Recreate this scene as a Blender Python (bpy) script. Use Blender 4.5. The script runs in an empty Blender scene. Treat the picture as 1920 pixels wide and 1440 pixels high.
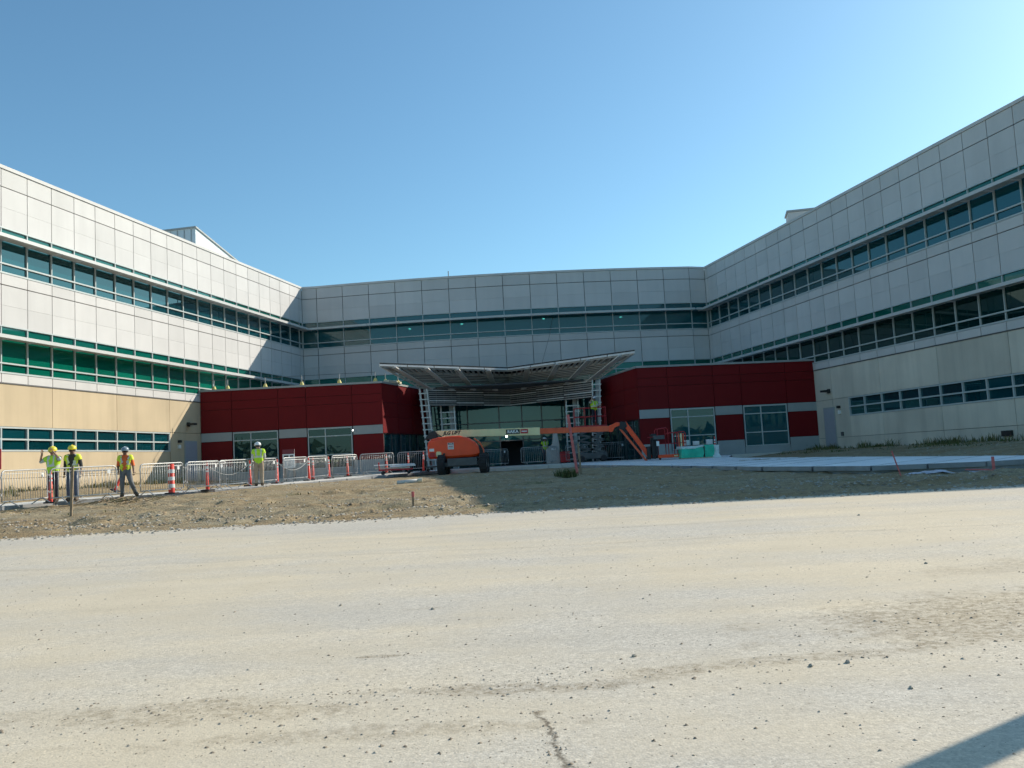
import bpy, math, random
import numpy as np
from mathutils import Vector, Matrix
from math import sin, cos, radians, pi
random.seed(11)
rng = np.random.RandomState(5)
scene = bpy.context.scene
COL = scene.collection

# ------------------------------------------------------------------ camera
PITCH, ROLL, EYE = .0878, .0529, 1.5
cd = bpy.data.cameras.new('camera'); cam = bpy.data.objects.new('camera', cd); COL.objects.link(cam)
cd.sensor_width = 36; cd.lens = 36 * 1666.7 / 1920; cd.clip_start = .1; cd.clip_end = 3000
_f = Vector((0, cos(PITCH), sin(PITCH))); _r = Vector((1, 0, 0)); _u = Vector((0, -sin(PITCH), cos(PITCH)))
_ri = _r * cos(ROLL) - _u * sin(ROLL); _ui = _r * sin(ROLL) + _u * cos(ROLL)
cam.matrix_world = Matrix(((_ri.x, _ui.x, -_f.x, 0), (_ri.y, _ui.y, -_f.y, 0), (_ri.z, _ui.z, -_f.z, EYE), (0, 0, 0, 1)))
scene.camera = cam

# ------------------------------------------------------------------ sky, sun, exposure
SUN = Vector((1.515, 1.02, 1.0)).normalized()          # towards the sun
SUN_EL = math.asin(SUN.z); SUN_AZ = math.atan2(SUN.x, SUN.y)
w = bpy.data.worlds.new('World'); scene.world = w; w.use_nodes = True
nt = w.node_tree; bg = nt.nodes['Background']
sky = nt.nodes.new('ShaderNodeTexSky'); sky.sky_type = 'NISHITA'; sky.sun_disc = False
sky.sun_elevation = SUN_EL; sky.sun_rotation = SUN_AZ
sky.altitude = 0; sky.air_density = 1.0; sky.dust_density = .7; sky.ozone_density = 3.0
wb = nt.nodes.new('ShaderNodeVectorMath'); wb.operation = 'MULTIPLY'; wb.inputs[1].default_value = (.75, 1.0, .98)   # camera white balance
nt.links.new(sky.outputs[0], wb.inputs[0]); nt.links.new(wb.outputs[0], bg.inputs[0]); bg.inputs[1].default_value = .132
sd = bpy.data.lights.new('sun', 'SUN'); so = bpy.data.objects.new('sun', sd); COL.objects.link(so)
sd.energy = 4.5; sd.angle = radians(.5); sd.color = (1, .92, .79)
so.rotation_euler = SUN.to_track_quat('Z', 'Y').to_euler(); so.location = (60, 40, 40)
scene.view_settings.view_transform = 'Standard'; scene.view_settings.look = 'None'
scene.view_settings.exposure = .33; scene.view_settings.gamma = 1
try:
    scene.cycles.max_bounces = 5; scene.cycles.diffuse_bounces = 3; scene.cycles.glossy_bounces = 3; scene.cycles.transparent_max_bounces = 8; scene.cycles.use_adaptive_sampling = True; scene.cycles.adaptive_threshold = .02
except Exception: pass

# ------------------------------------------------------------------ helpers: materials
def nodes_of(name):
    m = bpy.data.materials.new(name); m.use_nodes = True
    return m, m.node_tree, m.node_tree.nodes['Principled BSDF']
def N(t, kind, **kw):
    n = t.nodes.new(kind)
    for k, v in kw.items(): setattr(n, k, v)
    return n
def noise(t, vec, scale, detail=3, rough=.55):
    n = N(t, 'ShaderNodeTexNoise'); n.inputs['Scale'].default_value = scale
    n.inputs['Detail'].default_value = detail; n.inputs['Roughness'].default_value = rough
    if vec is not None: t.links.new(vec, n.inputs['Vector'])
    return n.outputs[0]
def maprange(t, v, a, b, c, d):
    n = N(t, 'ShaderNodeMapRange'); t.links.new(v, n.inputs[0])
    for i, q in enumerate((a, b, c, d)): n.inputs[i + 1].default_value = q
    return n.outputs[0]
def math_(t, op, a, b=None):
    n = N(t, 'ShaderNodeMath', operation=op)
    for i, q in enumerate((a, b)):
        if q is None: continue
        if isinstance(q, (int, float)): n.inputs[i].default_value = q
        else: t.links.new(q, n.inputs[i])
    return n.outputs[0]
def scalecol(t, col, fac):
    n = N(t, 'ShaderNodeVectorMath', operation='SCALE')
    if isinstance(col, tuple): n.inputs[0].default_value = col[:3]
    else: t.links.new(col, n.inputs[0])
    t.links.new(fac, n.inputs['Scale']); return n.outputs[0]
def mixcol(t, fac, a, b):
    n = N(t, 'ShaderNodeMix', data_type='RGBA')
    if isinstance(fac, (int, float)): n.inputs[0].default_value = fac
    else: t.links.new(fac, n.inputs[0])
    for q, s in ((a, 6), (b, 7)):
        if isinstance(q, tuple): n.inputs[s].default_value = (*q[:3], 1)
        else: t.links.new(q, n.inputs[s])
    return n.outputs[2]
def mapping(t, vec, sc):
    n = N(t, 'ShaderNodeMapping'); n.inputs['Scale'].default_value = sc; t.links.new(vec, n.inputs[0]); return n.outputs[0]
ALB = 1.0
def M(name, col, rough=.6, metal=0., var=.10, vs=2.5, rnd=0., bump=0., bs=40, streak=0., ior=None, emit=None, spec=None, stint=None):
    m, t, b = nodes_of(name)
    if not emit: col = tuple(c * ALB for c in col)
    b.inputs['Roughness'].default_value = rough; b.inputs['Metallic'].default_value = metal
    if stint: b.inputs['Specular Tint'].default_value = (*stint, 1)
    if spec is not None: b.inputs['Specular IOR Level'].default_value = spec
    if ior: b.inputs['IOR'].default_value = ior
    g = N(t, 'ShaderNodeNewGeometry').outputs['Position']
    fac = maprange(t, noise(t, g, vs, 4), .3, .7, 1 - var, 1 + var)
    if rnd:
        oi = N(t, 'ShaderNodeObjectInfo').outputs['Random']
        fac = math_(t, 'MULTIPLY', fac, maprange(t, oi, 0, 1, 1 - rnd, 1 + rnd))
    if streak:
        s = noise(t, mapping(t, g, (1.6, 1.6, .12)), 1.0, 4)
        fac = math_(t, 'MULTIPLY', fac, maprange(t, s, .45, .75, 1, 1 - streak))
    t.links.new(scalecol(t, col, fac), b.inputs['Base Color'])
    if bump:
        bn = N(t, 'ShaderNodeBump'); bn.inputs['Strength'].default_value = bump; bn.inputs['Distance'].default_value = .02
        t.links.new(noise(t, g, bs, 4), bn.inputs['Height']); t.links.new(bn.outputs[0], b.inputs['Normal'])
    if emit:
        b.inputs['Emission Color'].default_value = (*col, 1); b.inputs['Emission Strength'].default_value = emit
    return m
def glass_clear(name, tint, gl=.9, base=.06, body=(.02, .16, .18), bk=.3):
    m = bpy.data.materials.new(name); m.use_nodes = True; t = m.node_tree; t.nodes.clear()
    o = N(t, 'ShaderNodeOutputMaterial'); mx = N(t, 'ShaderNodeMixShader')
    tr = N(t, 'ShaderNodeBsdfTransparent'); tr.inputs[0].default_value = (*tint, 1)
    gb = N(t, 'ShaderNodeBsdfGlossy'); gb.inputs['Roughness'].default_value = .01; gb.inputs[0].default_value = (gl * .85, gl, gl, 1)
    fr = N(t, 'ShaderNodeFresnel'); fr.inputs[0].default_value = 1.5
    t.links.new(math_(t, 'ADD', fr.outputs[0], base), mx.inputs[0])
    df = N(t, 'ShaderNodeBsdfDiffuse'); df.inputs[0].default_value = (*body, 1); m2 = N(t, 'ShaderNodeMixShader'); m2.inputs[0].default_value = bk
    t.links.new(tr.outputs[0], m2.inputs[1]); t.links.new(df.outputs[0], m2.inputs[2]); t.links.new(m2.outputs[0], mx.inputs[1]); t.links.new(gb.outputs[0], mx.inputs[2]); t.links.new(mx.outputs[0], o.inputs[0])
    return m

MT = {}
MT['panel'] = M('metal_panel', (.58, .56, .54), .62, spec=.2, var=.035, vs=.6, rnd=.05, streak=.06)
MT['joint'] = M('joint_backing', (.17, .155, .14), .8)
MT['precast'] = M('precast_concrete', (.55, .44, .295), .9, spec=.15, var=.06, vs=.5, rnd=.05, bump=.25, bs=60, streak=.12)
MT['precast_grey'] = M('precast_concrete_grey', (.62, .56, .465), .88, spec=.15, var=.08, vs=.5, rnd=.08, bump=.25, bs=60, streak=.16)
MT['alu'] = M('aluminium_frame', (.44, .48, .47), .4, .0, var=.05)
MT['shade'] = M('sunshade_aluminium', (.52, .52, .50), .4, var=.05)
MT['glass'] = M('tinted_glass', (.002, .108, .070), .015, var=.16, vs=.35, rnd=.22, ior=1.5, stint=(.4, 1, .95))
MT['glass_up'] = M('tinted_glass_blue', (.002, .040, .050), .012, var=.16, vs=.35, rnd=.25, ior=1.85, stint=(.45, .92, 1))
MT['glass_shaded'] = M('tinted_glass_shaded', (.002, .022, .022), .012, var=.2, vs=.35, rnd=.3, ior=1.55, stint=(.6, 1, .95))  # copy of the tinted glass with the wing's shade put into its colour
MT['spandrel'] = M('spandrel_glass', (.003, .10, .075), .03, var=.1, vs=.4, rnd=.12, ior=1.6, stint=(.5, .95, 1))
MT['clear'] = glass_clear('clear_glass', (.10, .26, .25), gl=.8, base=.03, body=(.02, .17, .20), bk=.45)
MT['dark_clear'] = glass_clear('dark_clear_glass', (.05, .12, .12), gl=.75, base=.02, body=(.008, .06, .075), bk=.5)
MT['red'] = M('red_panel', (.165, .007, .009), .5, spec=.15, var=.05, vs=.7, rnd=.05, streak=.05)
MT['soil_clod'] = M('soil_clod', (.30, .215, .125), .95, var=.25, vs=9)
MT['redjoint'] = M('red_joint', (.05, .006, .008), .7)
MT['grey_panel'] = M('grey_panel', (.33, .35, .345), .5, var=.05, rnd=.04)
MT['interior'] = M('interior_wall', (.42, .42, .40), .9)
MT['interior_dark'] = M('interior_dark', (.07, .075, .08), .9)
MT['roofing'] = M('roof_membrane', (.5, .5, .48), .9)
MT['concrete'] = M('sidewalk_concrete', (.60, .58, .53), .85, var=.08, vs=.7, bump=.2, bs=80, rnd=.05)
MT['concrete_new'] = M('new_concrete', (.80, .80, .78), .85, var=.13, vs=.6, bump=.15, bs=80, rnd=.04)
MT['kerb_face'] = M('slab_edge', (.27, .27, .27), .9, var=.2, vs=2, bump=.4, bs=30)
MT['galv'] = M('galvanised_steel', (.44, .44, .43), .42, .3, var=.15, vs=6)
MT['white_steel'] = M('stud_steel', (.62, .63, .62), .4, .3, var=.12, vs=4)
MT['steel_dark'] = M('dark_steel', (.10, .10, .10), .5, .3, var=.15, vs=4)
MT['canopy_slat'] = M('canopy_slat', (.35, .34, .325), .45, .1, var=.14, vs=1.5, rnd=.22)
MT['canopy_rib'] = M('canopy_rib', (.58, .56, .52), .6, var=.1, rnd=.08)
MT['canopy_edge'] = M('canopy_edge', (.72, .72, .70), .4, var=.08)
MT['sheath'] = M('white_sheathing', (.55, .57, .55), .7, var=.12, vs=2)
MT['orange'] = M('orange_paint', (.95, .075, .012), .30, var=.08, vs=2)
MT['orange_d'] = M('faded_orange_paint', (.80, .12, .04), .45, var=.10, vs=3)
MT['cream'] = M('cream_paint', (.88, .76, .42), .45, var=.08, vs=2)
MT['black'] = M('black_paint', (.018, .018, .02), .5, var=.2)
MT['rubber'] = M('tyre_rubber', (.03, .03, .032), .85, var=.3, vs=5)
MT['rim'] = M('wheel_rim', (.5, .5, .48), .5, .3)
MT['red_paint'] = M('red_paint', (.45, .02, .025), .5, var=.12, vs=3)
MT['cone'] = M('cone_orange', (.78, .06, .035), .5, var=.12, vs=5, rnd=.12)
MT['cone_w'] = M('cone_reflector', (.78, .78, .76), .4, var=.08)
MT['white'] = M('white_paint', (.8, .8, .78), .55, var=.05)
MT['sign_red'] = M('sign_red', (.50, .03, .04), .5)
MT['maroon'] = M('sign_maroon', (.17, .03, .04), .6)
MT['wood'] = M('raw_lumber', (.62, .56, .42), .8, var=.15, vs=6)
MT['wood_dark'] = M('weathered_lath', (.30, .22, .14), .85, var=.2, vs=6)
MT['pink'] = M('pink_marked_lath', (.62, .15, .14), .7, var=.2, vs=8)
MT['tarp'] = M('green_tarp', (.02, .50, .32), .45, var=.15, vs=3)
MT['plastic'] = M('pale_plastic_sheet', (.62, .72, .70), .4, var=.12, vs=4)
MT['plastic_p'] = M('lilac_plastic_sheet', (.52, .50, .56), .45, var=.18, vs=4)
MT['yellow'] = M('yellow_base', (.72, .60, .20), .6, var=.12)
MT['door'] = M('door_grey', (.33, .34, .38), .5, var=.04)
MT['lamp'] = M('lamp_glow', (1, .96, .9), .5, emit=22)
MT['skin'] = M('skin_tan', (.42, .24, .16), .6, var=.08)
MT['skin_d'] = M('skin_brown', (.22, .12, .08), .6, var=.08)
MT['lime'] = M('lime_vest', (.52, .80, .03), .7, var=.12, vs=9)
MT['yellow_v'] = M('yellow_vest', (.72, .78, .04), .7, var=.12, vs=9)
MT['silver'] = M('reflective_band', (.66, .66, .55), .35, var=.1)
MT['orange_c'] = M('orange_shirt', (.85, .16, .04), .8, var=.12, vs=9)
MT['dark_c'] = M('dark_shirt', (.05, .05, .045), .85, var=.2, vs=9)
MT['white_c'] = M('white_shirt', (.6, .62, .58), .85, var=.1, vs=9)
MT['navy'] = M('navy_trousers', (.018, .022, .035), .85, var=.2, vs=8)
MT['jeans'] = M('jeans', (.11, .14, .20), .85, var=.2, vs=8)
MT['greyp'] = M('grey_trousers', (.16, .165, .17), .85, var=.2, vs=8)
MT['khaki'] = M('khaki_trousers', (.40, .31, .22), .85, var=.15, vs=8)
MT['boot'] = M('boot_leather', (.10, .07, .045), .7, var=.2)
MT['helmet_y'] = M('yellow_helmet', (.80, .66, .05), .35, var=.05)
MT['helmet_w'] = M('white_helmet', (.72, .74, .74), .35, var=.05)
MT['helmet_b'] = M('blue_grey_helmet', (.20, .27, .32), .35, var=.05)
MT['hair'] = M('dark_hair', (.02, .015, .012), .7)
MT['grass'] = M('weed_green', (.075, .10, .025), .8, var=.3, vs=6)
MT['grass_dry'] = M('dry_weed', (.20, .17, .07), .85, var=.3, vs=6)
MT['stone'] = M('stone', (.27, .22, .16), .9, var=.3, vs=12)
MT['stone_l'] = M('pale_stone', (.40, .36, .29), .9, var=.3, vs=12)
MT['penthouse'] = M('penthouse_cladding', (.60, .66, .68), .45, var=.05, streak=.06)

# ------------------------------------------------------------------ helpers: geometry
class MB:
    def __init__(s): s.v = []; s.f = []; s.m = []
    def add(s, vs, fs, mi=0):
        o = len(s.v); s.v += [tuple(q) for q in vs]
        for q in fs: s.f.append(tuple(i + o for i in q)); s.m.append(mi)
        return s
    def box(s, x0, x1, y0, y1, z0, z1, mi=0):
        return s.add([(x0, y0, z0), (x1, y0, z0), (x1, y1, z0), (x0, y1, z0), (x0, y0, z1), (x1, y0, z1), (x1, y1, z1), (x0, y1, z1)],
                     [(0, 3, 2, 1), (4, 5, 6, 7), (0, 1, 5, 4), (1, 2, 6, 5), (2, 3, 7, 6), (3, 0, 4, 7)], mi)
    def bar(s, a, b, w, h, mi=0, up=(0, 0, 1)):
        a, b = Vector(a), Vector(b); d = (b - a).normalized(); u = Vector(up)
        if abs(d.dot(u)) > .98: u = Vector((0, 1, 0))
        x = d.cross(u).normalized() * (w / 2); y = x.cross(d).normalized() * (h / 2)
        vs = [a - x - y, a + x - y, a + x + y, a - x + y, b - x - y, b + x - y, b + x + y, b - x + y]
        return s.add(vs, [(0, 1, 2, 3), (7, 6, 5, 4), (0, 4, 5, 1), (1, 5, 6, 2), (2, 6, 7, 3), (3, 7, 4, 0)], mi)
    def tube(s, pts, r, n=8, mi=0, cap=True):
        pts = [Vector(p) for p in pts]; k = len(pts)
        rs = r if isinstance(r, (list, tuple)) else [r] * k
        o = len(s.v); prev = None
        for i, p in enumerate(pts):
            d = (pts[min(i + 1, k - 1)] - pts[max(i - 1, 0)]).normalized()
            u = Vector((0, 0, 1)) if abs(d.z) < .95 else Vector((0, 1, 0))
            if prev is not None: u = prev
            x = d.cross(u)
            if x.length < 1e-4: x = d.cross(Vector((1, 0, 0)))
            x.normalize(); y = x.cross(d).normalized(); prev = y
            for j in range(n):
                a = 2 * pi * j / n; s.v.append(tuple(p + (x * cos(a) + y * sin(a)) * rs[i]))
        for i in range(k - 1):
            for j in range(n):
                s.f.append((o + i * n + j, o + i * n + (j + 1) % n, o + (i + 1) * n + (j + 1) % n, o + (i + 1) * n + j)); s.m.append(mi)
        if cap:
            s.f.append(tuple(o + j for j in range(n))[::-1]); s.m.append(mi)
            s.f.append(tuple(o + (k - 1) * n + j for j in range(n))); s.m.append(mi)
        return s
    def lathe(s, prof, n=16, c=(0, 0, 0), mi=0, axis='z', arc=2 * pi):
        o = len(s.v); full = abs(arc - 2 * pi) < 1e-6; nn = n if full else n + 1
        for r, z in prof:
            for j in range(nn):
                a = arc * j / n; p = (r * cos(a), r * sin(a), z)
                if axis == 'x': p = (p[2], p[0], p[1])
                if axis == 'y': p = (p[0], p[2], p[1])
                s.v.append((p[0] + c[0], p[1] + c[1], p[2] + c[2]))
        for i in range(len(prof) - 1):
            for j in range(n):
                j2 = (j + 1) % nn
                s.f.append((o + i * nn + j, o + i * nn + j2, o + (i + 1) * nn + j2, o + (i + 1) * nn + j)); s.m.append(mi)
        return s
    def prism(s, poly, z0, z1, mi=0, top_mi=None):
        n = len(poly)
        s.add([(p[0], p[1], z0) for p in poly] + [(p[0], p[1], z1) for p in poly], [(i, (i + 1) % n, n + (i + 1) % n, n + i) for i in range(n)], mi)
        o = len(s.v) - 2 * n
        s.f.append(tuple(o + i for i in range(n))[::-1]); s.m.append(mi)
        s.f.append(tuple(o + n + i for i in range(n))); s.m.append(mi if top_mi is None else top_mi)
        return s
    def prism_y(s, poly, y0, y1, mi=0):            # poly in x,z
        n = len(poly)
        s.add([(p[0], y0, p[1]) for p in poly] + [(p[0], y1, p[1]) for p in poly], [(i, (i + 1) % n, n + (i + 1) % n, n + i) for i in range(n)], mi)
        o = len(s.v) - 2 * n
        s.f.append(tuple(o + i for i in range(n))[::-1]); s.m.append(mi)
        s.f.append(tuple(o + n + i for i in range(n))); s.m.append(mi)
        return s
    def mesh(s, name, mats, smooth=False):
        me = bpy.data.meshes.new(name); me.from_pydata(s.v, [], s.f)
        for q in (mats if isinstance(mats, (list, tuple)) else [mats]): me.materials.append(MT[q] if isinstance(q, str) else q)
        me.polygons.foreach_set('material_index', s.m)
        if smooth: me.polygons.foreach_set('use_smooth', [True] * len(s.f))
        me.update(); return me
    def build(s, name, mats, parent=None, smooth=False, bevel=0, loc=None):
        o = bpy.data.objects.new(name, s.mesh(name, mats, smooth)); COL.objects.link(o)
        if parent: o.parent = parent
        if loc: o.location = loc
        if bevel:
            b = o.modifiers.new('bevel', 'BEVEL'); b.width = bevel; b.segments = 2; b.limit_method = 'ANGLE'
        return o
def tag(o, label=None, cat=None, group=None, kind=None):
    if label: o['label'] = label
    if cat: o['category'] = cat
    if group: o['group'] = group
    if kind: o['kind'] = kind
    return o
def thing(name, loc=(0, 0, 0), rz=0, label=None, cat=None, group=None):
    o = bpy.data.objects.new(name, None); COL.objects.link(o); o.location = loc; o.rotation_euler = (0, 0, rz); o.empty_display_size = .3
    return tag(o, label, cat, group)
def copy_tree(o, parent=None):
    c = o.copy(); COL.objects.link(c)
    if parent: c.parent = parent
    for ch in [q for q in bpy.data.objects if q.parent == o]: copy_tree(ch, c)
    return c
def frame(o2, d2):
    d = Vector((d2[0], d2[1], 0)).normalized()
    return Matrix(((d.x, -d.y, 0, o2[0]), (d.y, d.x, 0, o2[1]), (0, 0, 1, 0), (0, 0, 0, 1)))
_bx = {}
def put(name, parent, F, s0, s1, o0, o1, z0, z1, mat):
    """box on a facade frame: s along it, o outwards, z up"""
    k = (round(s1 - s0, 3), round(o1 - o0, 3), round(z1 - z0, 3), mat)
    if k not in _bx:
        a, b, c = k[0] / 2, k[1] / 2, k[2] / 2; _bx[k] = MB().box(-a, a, -b, b, -c, c).mesh(name, mat)
    o = bpy.data.objects.new(name, _bx[k]); COL.objects.link(o); o.parent = parent
    o.matrix_basis = F @ Matrix.Translation(((s0 + s1) / 2, -(o0 + o1) / 2, (z0 + z1) / 2)); return o
def text_mesh(name, s, size, mat, parent, loc, shear=0., ext=.004, rot=(pi / 2, 0, 0), bold=0.):
    c = bpy.data.curves.new(name, 'FONT'); c.body = s; c.size = size; c.shear = shear; c.extrude = ext; c.align_x = 'CENTER'; c.align_y = 'CENTER'; c.offset = bold
    t = bpy.data.objects.new(name, c); COL.objects.link(t); bpy.context.view_layer.update()
    me = bpy.data.meshes.new_from_object(t); bpy.data.objects.remove(t)
    me.materials.clear(); me.materials.append(MT[mat])
    o = bpy.data.objects.new(name, me); COL.objects.link(o); o.parent = parent; o.location = loc; o.rotation_euler = rot
    return o
# value noise in numpy
_T = rng.rand(256, 256)
def vnoise(x, y):
    xi = np.floor(x).astype(int); yi = np.floor(y).astype(int); fx = x - xi; fy = y - yi
    fx = fx * fx * (3 - 2 * fx); fy = fy * fy * (3 - 2 * fy)
    a = _T[xi % 256, yi % 256]; b = _T[(xi + 1) % 256, yi % 256]; c = _T[xi % 256, (yi + 1) % 256]; d = _T[(xi + 1) % 256, (yi + 1) % 256]
    return (a * (1 - fx) + b * fx) * (1 - fy) + (c * (1 - fx) + d * fx) * fy - .5
def fbm(x, y, o=4):
    s = 0; a = 1.
    for i in range(o): s = s + a * vnoise(x + 17.3 * i, y + 9.1 * i); x = x * 2.03; y = y * 2.03; a *= .5
    return s
def sstep(a, b, x):
    t = np.clip((x - a) / (b - a), 0, 1); return t * t * (3 - 2 * t)

# ------------------------------------------------------------------ site geometry
L0 = Vector((-21.326, 36.945)); TL = .2089; DL = Vector((sin(TL), cos(TL)))
R0 = Vector((21.405, 35.987)); TR = -.2175; DR = Vector((sin(TR), cos(TR)))
MOD = 1.5; LN = 19.34; RN = 20.29
JL = L0 + DL * LN * MOD; JR = R0 + DR * RN * MOD
FL = frame(L0, DL); FR = frame(JR, -DR)
def walk_z(y): return min(.95 + .01435 * (y - 27), 1.28)
ROAD_Y = 17.8
def terrain(x, y, rough=True):
    x = np.asarray(x, float); y = np.asarray(y, float)
    z = np.minimum(.029 * y, 1.05)
    dl = (x - L0.x) * cos(TL) - (y - L0.y) * sin(TL)
    dr = -((x - R0.x) * cos(TR)) + (y - R0.y) * sin(TR)
    gate = sstep(22, 27, y)
    z = z + gate * (1.36 - z) * (1 - sstep(1.0, 5.2, dl)) + gate * (1.30 - z) * (1 - sstep(1.2, 7.5, dr))
    bank = sstep(ROAD_Y - .1, ROAD_Y + 1.0, y)
    z = np.where(y < ROAD_Y - .3, z - .05, z)
    if rough:
        amp = bank * (1 - .6 * sstep(26, 40, y))
        z = z + amp * (.09 * fbm(x * .45, y * .8, 3) + .11 * fbm(x * 2.2 + 5, y * 2.2, 4) * (0.5 + sstep(-.1, .3, fbm(x * .4 + 3, y * .7, 2))))
        c1 = 19.55 + .35 * np.sin(x * .35) ; c2 = 22.3 + .5 * np.sin(x * .22 + 1)
        z = z + .10 * np.exp(-((y - c1) / .35) ** 2) * (.6 + vnoise(x * 2.5, y * 3)) * (.35 + sstep(-.3, .2, vnoise(x * .5, x * 0 + 3)))
        z = z + .09 * np.exp(-((y - c2) / .40) ** 2) * (.5 + vnoise(x * 2.0 + 40, y * 3))
        z = z - .05 * np.exp(-((y - 20.8 - .2 * np.sin(x * .3)) / .5) ** 2)
        z = z + .015 * bank * fbm(x * 7, y * 7, 2)
    return z
def tz(x, y): return float(terrain(x, y))

def grid_mesh(name, xs, ys, zf, mat):
    X, Y = np.meshgrid(xs, ys); Z = zf(X, Y); nx, ny = len(xs), len(ys)
    v = np.stack([X.ravel(), Y.ravel(), Z.ravel()], 1)
    i = (np.arange(ny - 1)[:, None] * nx + np.arange(nx - 1)[None]).ravel()
    f = np.stack([i, i + 1, i + nx + 1, i + nx], 1)
    me = bpy.data.meshes.new(name); me.vertices.add(len(v)); me.vertices.foreach_set('co', v.ravel())
    me.loops.add(len(f) * 4); me.loops.foreach_set('vertex_index', f.ravel().astype(np.int32)); me.polygons.add(len(f))
    me.polygons.foreach_set('loop_start', np.arange(len(f), dtype=np.int32) * 4); me.polygons.foreach_set('loop_total', np.full(len(f), 4, np.int32))
    me.polygons.foreach_set('use_smooth', np.ones(len(f), bool)); me.materials.append(mat); me.update(calc_edges=True)
    o = bpy.data.objects.new(name, me); COL.objects.link(o); return o

# ground material: packed earth with gravel
def mat_ground():
    m, t, b = nodes_of('packed_earth'); b.inputs['Roughness'].default_value = .95; b.inputs['Specular IOR Level'].default_value = .15
    g = N(t, 'ShaderNodeNewGeometry').outputs['Position']
    n1 = noise(t, mapping(t, g, (.35, .9, 1)), 1.0, 5, .6); n2 = noise(t, g, 5, 5, .65); n3 = noise(t, g, 38, 3, .7)
    c = mixcol(t, maprange(t, n1, .35, .65, 0, 1), (.35, .25, .135), (.40, .33, .215))
    c = mixcol(t, maprange(t, n2, .48, .68, 0, .75), c, (.20, .15, .09))
    gr = noise(t, mapping(t, g, (.25, .6, 1)), 1.7, 3)
    c = mixcol(t, maprange(t, gr, .60, .72, 0, .45), c, (.17, .17, .07))
    c = scalecol(t, c, maprange(t, n3, .3, .7, .62, 1.32))
    t.links.new(c, b.inputs['Base Color'])
    bn = N(t, 'ShaderNodeBump'); bn.inputs['Strength'].default_value = .9; bn.inputs['Distance'].default_value = .035
    t.links.new(math_(t, 'ADD', noise(t, g, 24, 4, .7), math_(t, 'MULTIPLY', n2, 1.4)), bn.inputs['Height']); t.links.new(bn.outputs[0], b.inputs['Normal'])
    return m
def ell(t, g, cx, cy, rx, ry, rot, edge):
    """soft-edged patch, broken up by noise"""
    sp = N(t, 'ShaderNodeSeparateXYZ'); t.links.new(g, sp.inputs[0])
    dx = math_(t, 'SUBTRACT', sp.outputs[0], cx); dy = math_(t, 'SUBTRACT', sp.outputs[1], cy)
    u = math_(t, 'DIVIDE', math_(t, 'ADD', math_(t, 'MULTIPLY', dx, cos(rot)), math_(t, 'MULTIPLY', dy, sin(rot))), rx)
    v = math_(t, 'DIVIDE', math_(t, 'SUBTRACT', math_(t, 'MULTIPLY', dy, cos(rot)), math_(t, 'MULTIPLY', dx, sin(rot))), ry)
    r = math_(t, 'SQRT', math_(t, 'ADD', math_(t, 'MULTIPLY', u, u), math_(t, 'MULTIPLY', v, v)))
    r = math_(t, 'ADD', r, maprange(t, edge, .3, .7, -.55, .55))
    return maprange(t, r, .7, 1.15, 1, 0)
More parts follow.
